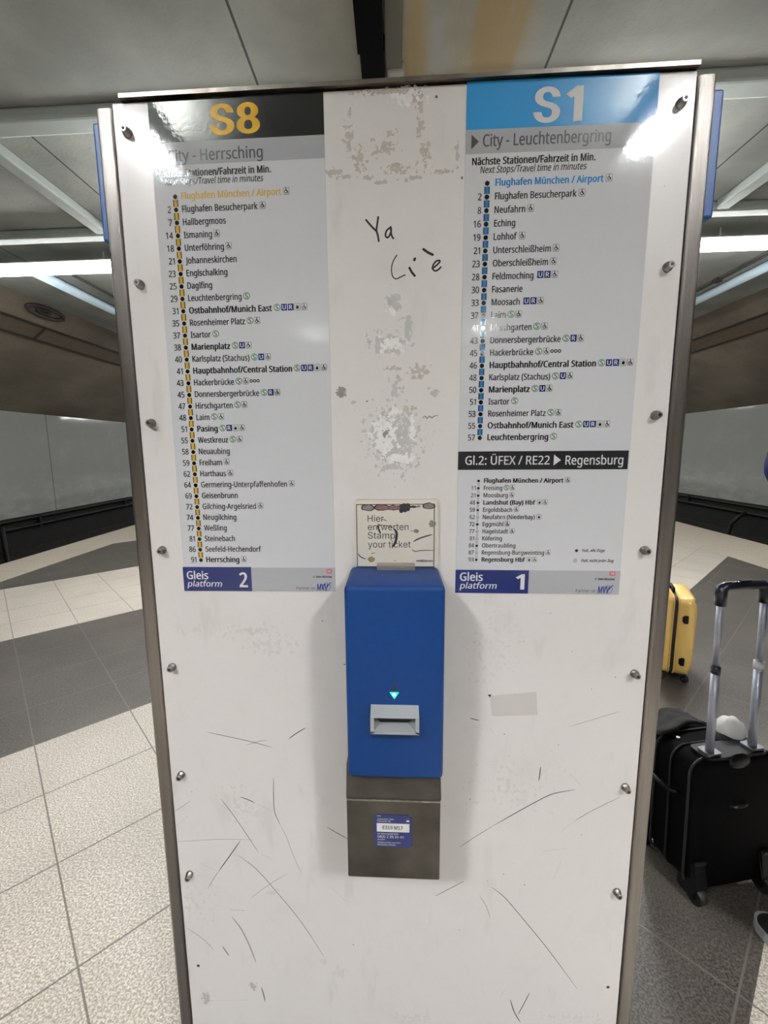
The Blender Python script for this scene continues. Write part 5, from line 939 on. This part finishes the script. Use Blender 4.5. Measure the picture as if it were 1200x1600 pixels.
for s_ in (-1, 1):
    bm = B(); prism(bm, [(-.130, .02), (-.132, .06), (-.121, .15), (-.085, .15), (-.06, .03), (-.08, .02)], s_*.13-.026, s_*.13+.026, 'x'); bmesh.ops.bevel(bm, geom=bm.edges[:], offset=.006, segments=2, affect='EDGES'); cs('wheel_housing', bm, 'case_plastic')
    bm = B(); box(bm, s_*.13-.020, s_*.13+.020, -.1290, -.118, .143, .155, bev=.003); cs('housing_cap', bm, 'case_trim')
    bm = B(); tube(bm, [(s_*.13-.014, -.118, .029), (s_*.13+.014, -.118, .029)], .029, 20); o = obj('wheel', bm, 'rubber_black', bc)
    bm = B(); box(bm, s_*.12-.012, s_*.12+.012, .095, .12, 0, .07, bev=.003); obj('foot', bm, 'case_plastic', bc)

# things lying on the black suitcase
def W_(x, y, z):
    q = LEAN @ Vector((x, y, z)); c_, s_ = math.cos(ROTC), math.sin(ROTC)
    return (1.105+c_*q.x-s_*q.y, .648+s_*q.x+c_*q.y, q.z)
capb = thing('cap', 'crumpled white cap with a grey peak lying on the black suitcase between the tubes', 'cap', W_(.090, .002, .5005), ROTC+.15)
bm = B(); bmesh.ops.create_uvsphere(bm, u_segments=28, v_segments=16, radius=1)
bmesh.ops.delete(bm, geom=[v for v in bm.verts if v.co.z < -.02], context='VERTS')
for v in bm.verts:
    n_ = noise.noise(v.co*2.4)*.10+noise.noise(v.co*6)*.03
    v.co = Vector((v.co.x*(.050+.01*v.co.z), v.co.y*.046, max(0, v.co.z)*.062))*(1+n_)
obj('crown', bm, 'cloth_white', capb, smooth=True)
bm = B(); N_ = 14
top = []
for k in range(N_+1):
    t = -1.15+2.3*k/N_
    top.append(((-.040-.006*math.cos(t*1.3), .040*math.sin(t)), (-.045-.048*math.cos(t*1.2), .043*math.sin(t))))
va_ = [[bm.verts.new((p_[0], p_[1], .012+dz)), bm.verts.new((q_[0], q_[1], .006-.004*abs(q_[1])/.04+dz))] if False else None for p_, q_ in top for dz in (0,)]
lo_ = [(bm.verts.new((p_[0], p_[1], .010)), bm.verts.new((q_[0], q_[1], .004))) for p_, q_ in top]; hi_ = [(bm.verts.new((p_[0], p_[1], .014)), bm.verts.new((q_[0], q_[1], .008))) for p_, q_ in top]
for k in range(N_):
    bm.faces.new((hi_[k][0], hi_[k][1], hi_[k+1][1], hi_[k+1][0])); bm.faces.new((lo_[k][0], lo_[k+1][0], lo_[k+1][1], lo_[k][1])); bm.faces.new((lo_[k][1], lo_[k+1][1], hi_[k+1][1], hi_[k][1])); bm.faces.new((lo_[k][0], hi_[k][0], hi_[k+1][0], lo_[k+1][0]))
obj('peak', bm, 'cloth_dark', capb, smooth=True)['label'] = 'grey peak'
bm = B(); tube(bm, [(.010, -.046, .020), (.016, -.060, .008), (.006, -.072, .004), (-.006, -.066, .004), (-.004, -.052, .012)], .004, 8, flat=.5); obj('strap', bm, 'strap_white', capb, smooth=True)
bm = B(); bmesh.ops.create_grid(bm, x_segments=22, y_segments=14, size=1)
for v in bm.verts:
    x, y = v.co.x, v.co.y; v.co = Vector((x*.105, y*.050+.010*math.sin(x*3), .018+.005*math.cos(x*2.2)+.005*noise.noise(Vector((x*2, y*2, 3)))-.012*max(0, abs(x)-.7)))
r_ = bmesh.ops.solidify(bm, geom=bm.faces[:], thickness=.010)
o = one('folded_cloth', bm, 'cloth_dark', 'dark grey folded jacket lying on the back of the black suitcase', 'jacket'); o.location = W_(-.060, .100, .496); o.rotation_euler = (math.radians(-3), 0, ROTC+.1)
for q in o.data.polygons: q.use_smooth = True

# ================================================================ yellow suitcase behind the pillar
ye = thing('suitcase', 'yellow hard shell suitcase with black zip, partly hidden behind the steel post', 'suitcase', (1.845, 2.085, 0), math.radians(-23))
bm = B()
def shell(x0, x1, m_, nm, xr):
    bm = B(); prism(bm, rrect(-.19, .19, .055, .565, .045, 6), x0, x1, 'x'); es = [e for e in bm.edges if abs(e.verts[0].co.x-e.verts[1].co.x) < 1e-6 and abs(e.verts[0].co.x-xr) < 1e-6]
    bmesh.ops.bevel(bm, geom=es, offset=.03, segments=4, profile=.55, affect='EDGES'); return obj(nm, bm, m_, ye, smooth=True)
shell(.010, .100, 'case_yellow', 'rear_shell', .100); shell(-.115, -.010, 'case_yellow', 'front_shell', -.115)
bm = B(); prism(bm, rrect(-.188, .188, .057, .563, .045, 6), -.0105, .0105, 'x'); obj('zip_band', bm, 'zip_black', ye)
bm = B(); ol = rrect(-.192, .192, .053, .567, .046, 6)
for xx in (-.013, .013): tube(bm, [(xx, y_, z_) for y_, z_ in ol]+[(xx, *ol[0])], .004, 6, cap=False)
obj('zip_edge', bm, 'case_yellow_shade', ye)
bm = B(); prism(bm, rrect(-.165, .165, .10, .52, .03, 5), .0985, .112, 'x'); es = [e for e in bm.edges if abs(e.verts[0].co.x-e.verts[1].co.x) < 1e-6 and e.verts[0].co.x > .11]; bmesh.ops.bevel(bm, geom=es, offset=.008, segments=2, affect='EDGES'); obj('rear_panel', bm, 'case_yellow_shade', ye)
for zz in (.155, .435):
    bm = B(); box(bm, .042, .066, -.204, -.188, zz-.026, zz+.026, bev=.006); box(bm, .036, .060, -.201, -.188, zz-.018, zz+.018, bev=.004); obj('side_foot', bm, 'case_plastic', ye)
for sx in (-1, 1):
    for sy in (-1, 1):
        bm = B(); box(bm, sx*.062-.022, sx*.062+.022, sy*.145-.03, sy*.145+.03, .042, .062, bev=.006); hs = obj('wheel_bracket', bm, 'case_plastic', ye)
        bm = B(); tube(bm, [(sx*.062+.010, sy*.145-.012, .025), (sx*.062+.030, sy*.145-.002, .025)], .025, 20); o = obj('wheel', bm, 'rubber_black', ye)
        bm = B(); tube(bm, [(sx*.062+.009, sy*.145-.0125, .025), (sx*.062+.031, sy*.145-.0015, .025)], .009, 12); obj('hub', bm, 'hub_grey', o)
        bm = B(); tube(bm, [(sx*.062, sy*.145, .045), (sx*.062+.020, sy*.145-.007, .025)], .009, 8); obj('fork', bm, 'case_plastic', ye)
bm = B(); tube(bm, [(.0, -.06, .563), (.0, -.055, .59), (.0, .055, .59), (.0, .06, .563)], .008, 8); obj('top_handle', bm, 'case_plastic', ye)

# ================================================================ person standing just right of the view
pe = thing('person', 'person in a navy jacket and black trainers standing beside the black suitcase, arm raised', 'person', (1.22, .06, 0))
PX, PY = 1.22, .06
def skin(name, chains, m, parent, sub=2, root=0, ind=None):
    """chains: lists of ((x,y,z), r) sharing vertices by exact position; world coordinates"""
    vs, idx, es, rs = [], {}, [], []
    for ch in chains:
        pv = None
        for p, r in ch:
            k = tuple(round(q, 4) for q in p)
            if k not in idx: idx[k] = len(vs); vs.append((p[0]-PX, p[1]-PY, p[2])); rs.append(r)
            if pv is not None and pv != idx[k]: es.append((pv, idx[k]))
            pv = idx[k]
    me = bpy.data.meshes.new(name); me.from_pydata(vs, es, []); me.update()
    o = bpy.data.objects.new(name, me); COL.objects.link(o); o.parent = parent
    md = o.modifiers.new('skin', 'SKIN'); md.use_smooth_shade = True
    sv = me.skin_vertices[0].data if me.skin_vertices else None
    if sv is None:
        me.attributes.new('skin', 'FLOAT', 'POINT')
    for i, r in enumerate(rs):
        sv[i].radius = r if isinstance(r, tuple) else (r, r); sv[i].use_root = (i == root)
    sb = o.modifiers.new('sub', 'SUBSURF'); sb.levels = sub; sb.render_levels = sub
    me.materials.append(M[m]); return o
fw = Vector((-.40, .917, 0)); lf = Vector((-.917, -.40, 0)); UP = Vector((0, 0, 1)); O_ = Vector((1.24, .04, 0))
def Q(f_, l_, z): v = O_+fw*f_+lf*l_+UP*z; return (v.x, v.y, v.z)
pel, spi, che, nck, hed = Q(0, 0, .95), Q(.01, 0, 1.12), Q(0, 0, 1.30), Q(0, 0, 1.46), Q(.02, 0, 1.54)
shL, shR = Q(0, .17, 1.405), Q(0, -.18, 1.40)
elL, haL = (.957, .33, 1.437), (1.135, .505, 1.60)
wrL = tuple(Vector(elL).lerp(Vector(haL), .9))
elR, wrR = Q(-.03, -.25, 1.13), Q(.10, -.24, .90)
hpL, hpR = Q(0, .085, .90), Q(0, -.085, .90)
ankL, knL = Vector((1.240, .272, .085)), None
knL = tuple(Vector(hpL).lerp(ankL, .52)+fw*.03); ankL = tuple(ankL)
ankR = Q(-.02, -.12, .085); knR = tuple(Vector(hpR).lerp(Vector(ankR), .52)+fw*.03)
def mid(a_, b_, t=.5): return tuple(Vector(a_).lerp(Vector(b_), t))
body = skin('body', [[(pel, .075), (spi, .07), (che, .085), (nck, .052), (hed, .056)],
                     [(che, .085), (shL, .042), (mid(shL, elL), .042), (elL, .036), (mid(elL, wrL), .034), (wrL, .024)],
                     [(che, .085), (shR, .042), (mid(shR, elR), .042), (elR, .036), (mid(elR, wrR), .034), (wrR, .024)],
                     [(pel, .075), (hpL, .058), (mid(hpL, knL), .056), (knL, .046), (mid(knL, ankL), .044), (ankL, .035)],
                     [(pel, .075), (hpR, .058), (mid(hpR, knR), .056), (knR, .046), (mid(knR, ankR), .044), (ankR, .035)]], 'skin', pe)
# head with face, on the neck
hd = Vector(Q(.035, 0, 1.635))
RZ = Matrix(((lf.x*-1, fw.x, 0), (lf.y*-1, fw.y, 0), (0, 0, 1)))       # local x right, y forward
def HL(x, y, z): return tuple(hd+RZ @ Vector((x, y, z))-Vector((PX, PY, 0)))
bm = B(); bmesh.ops.create_uvsphere(bm, u_segments=32, v_segments=24, radius=1)
for v in bm.verts:
    x, y, z = v.co
    w = .076*(1-.28*max(0, -z)**1.5); d_ = .096*(1-.12*max(0, -z)); q = Vector((x*w, y*d_+.006, z*.118))
    if y > .3 and z < -.2: q.y += .012*(y-.3)                                  # chin and jaw
    q.y += .020*math.exp(-((x/.16)**2+((z+.12)/.20)**2))*(y > 0)               # nose
    q.y -= .008*math.exp(-(((abs(x)-.42)/.18)**2+((z-.06)/.14)**2))*(y > 0)    # eye sockets
    q.y += .005*math.exp(-((x/.3)**2+((z+.48)/.10)**2))*(y > 0)                # mouth
    v.co = Vector(HL(*q))
obj('head', bm, 'skin', body, smooth=True)
for s_ in (-1, 1):
    bm = B(); ellipsoid(bm, HL(s_*.031, .088, .008), (.013, .013, .011), 12, rot=RZ); e_ = obj('eye', bm, 'eye_white', body, smooth=True)
    bm = B(); ellipsoid(bm, HL(s_*.031, .0995, .008), (.0055, .003, .0055), 10, rot=RZ); obj('iris', bm, 'eye_dark', e_)
    bm = B(); ellipsoid(bm, HL(s_*.077, -.005, -.005), (.010, .020, .032), 12, rot=RZ); obj('ear', bm, 'skin', body, smooth=True)
bm = B(); ellipsoid(bm, HL(0, .098, -.060), (.022, .007, .006), 12, rot=RZ); obj('lips', bm, 'lip', body, smooth=True)
bm = B(); bmesh.ops.create_uvsphere(bm, u_segments=32, v_segments=20, radius=1)
bmesh.ops.delete(bm, geom=[v for v in bm.verts if (v.co.y > .25 and v.co.z < .42) or v.co.z < -.45], context='VERTS')
for v in bm.verts: v.co = Vector(HL(v.co.x*.083, v.co.y*.103+.001, v.co.z*.124+.004))*1.0
hr = obj('hair', bm, 'hair_brown', pe, smooth=True)
sm = hr.modifiers.new('thick', 'SOLIDIFY'); sm.thickness = .01
# hands: palm plus five separate fingers
def hand(wr, tip_dir, palm_n, side, name):
    w0 = Vector(wr); d = Vector(tip_dir).normalized(); n_ = Vector(palm_n); n_ = (n_-d*n_.dot(d)).normalized(); s = d.cross(n_)*side
    P_ = lambda a_, b_, c_: tuple(w0+d*a_+s*b_+n_*c_)
    ch = [[(P_(0, 0, 0), .022), (P_(.045, 0, 0), (.030, .015)), (P_(.080, 0, 0), (.032, .013))]]
    for b_, L, r in ((.027, .072, .0088), (.009, .082, .009), (-.009, .076, .0088), (-.026, .060, .0078)):
        ch.append([(P_(.080, 0, 0), (.032, .013)), (P_(.092, b_, .002), r), (P_(.092+L*.45, b_*1.1, .010), r*.95), (P_(.092+L*.75, b_*1.1, .024), r*.88), (P_(.092+L*.9, b_*1.1, .040), r*.75)])
    ch.append([(P_(.045, 0, 0), (.030, .015)), (P_(.050, .036, .008), .011), (P_(.075, .052, .018), .0098), (P_(.100, .054, .030), .0085)])
    return skin(name, ch, 'skin', body, 2)
hand(wrL, Vector(haL)-Vector(elL), (.6, -.5, .3), 1, 'hand')
hand(wrR, Vector(wrR)-Vector(elR), lf, -1, 'hand')
# clothing
skin('jacket', [[(Q(0, 0, .86), (.17, .13)), (Q(.0, 0, 1.0), (.165, .125)), (spi, (.16, .125)), (che, (.175, .135)), (Q(0, 0, 1.42), (.09, .08)), (Q(0, 0, 1.475), .066)],
                [(che, (.175, .135)), (shL, .074), (mid(shL, elL), .056), (elL, .049), (mid(elL, wrL), .044), (mid(elL, wrL, .93), .034)],
                [(che, (.175, .135)), (shR, .074), (mid(shR, elR), .056), (elR, .049), (mid(elR, wrR), .044), (mid(elR, wrR, .93), .034)]], 'jacket_navy', pe)
skin('trousers', [[(Q(0, 0, 1.0), (.150, .115)), (Q(0, 0, .93), (.155, .12)), (hpL, .098), (mid(hpL, knL), .084), (knL, .066), (mid(knL, ankL), .062), (mid(knL, ankL, .93), .054)],
                  [(Q(0, 0, .93), (.155, .12)), (hpR, .098), (mid(hpR, knR), .084), (knR, .066), (mid(knR, ankR), .062), (mid(knR, ankR, .93), .054)]], 'trouser_dark', pe)
def shoe(ank, hd_):
    a_ = Vector(ank); d = Vector(hd_).normalized(); s = Vector((-d.y, d.x, 0)); base = Vector((a_.x, a_.y, 0))-Vector((PX, PY, 0))
    prof = [(-.070, .030, .085), (-.055, .036, .095), (-.02, .038, .10), (.03, .041, .092), (.08, .045, .070), (.125, .049, .056), (.160, .046, .048), (.185, .036, .040), (.198, .020, .030)]
    def ring(f_, hw_, top, z0=.022):
        pts = []
        for k in range(13):
            t = PI*k/12; pts.append(base+d*f_+s*(hw_*math.cos(t))+UP*(z0+(top-z0)*math.sin(t)**.7))
        return pts
    bm = B(); rg = [[bm.verts.new(p) for p in ring(*q)] for q in prof]
    for i in range(len(rg)-1):
        for k in range(12): bm.faces.new((rg[i][k], rg[i][k+1], rg[i+1][k+1], rg[i+1][k]))
    bm.faces.new(rg[0]); bm.faces.new(rg[-1][::-1])
    up = obj('shoe', bm, 'shoe_black', pe, smooth=True)
    bm = B(); ol = [(f_, hw_+.004) for f_, hw_, _ in prof]; poly = [(-.078, .012)]+ol+[(.206, .008)]
    L = [base+d*f_+s*h for f_, h in poly]; R = [base+d*f_-s*h for f_, h in poly][::-1]; loop = L+R
    lo = [bm.verts.new(p+UP*0.001) for p in loop]; hi = [bm.verts.new(p+UP*(.030 if True else 0)) for p in loop]; n = len(loop)
    bm.faces.new(lo[::-1]); bm.faces.new(hi)
    for k in range(n): bm.faces.new((lo[k], lo[(k+1) % n], hi[(k+1) % n], hi[k]))
    so_ = obj('sole', bm, 'shoe_sole', up); so_['label'] = 'light grey sole'
    bm = B()
    for i, f_ in enumerate((.03, .05, .07, .09)):
        z_ = .098-.009*i; tube(bm, [base+d*f_+s*.024+UP*(z_-.012), base+d*(f_+.004)+UP*z_, base+d*(f_+.008)-s*.024+UP*(z_-.012)], .003, 6)
    obj('laces', bm, 'strap_white', up)
shoe(ankL, (-.42, .907, 0)); shoe(ankR, (-.25, .97, 0))
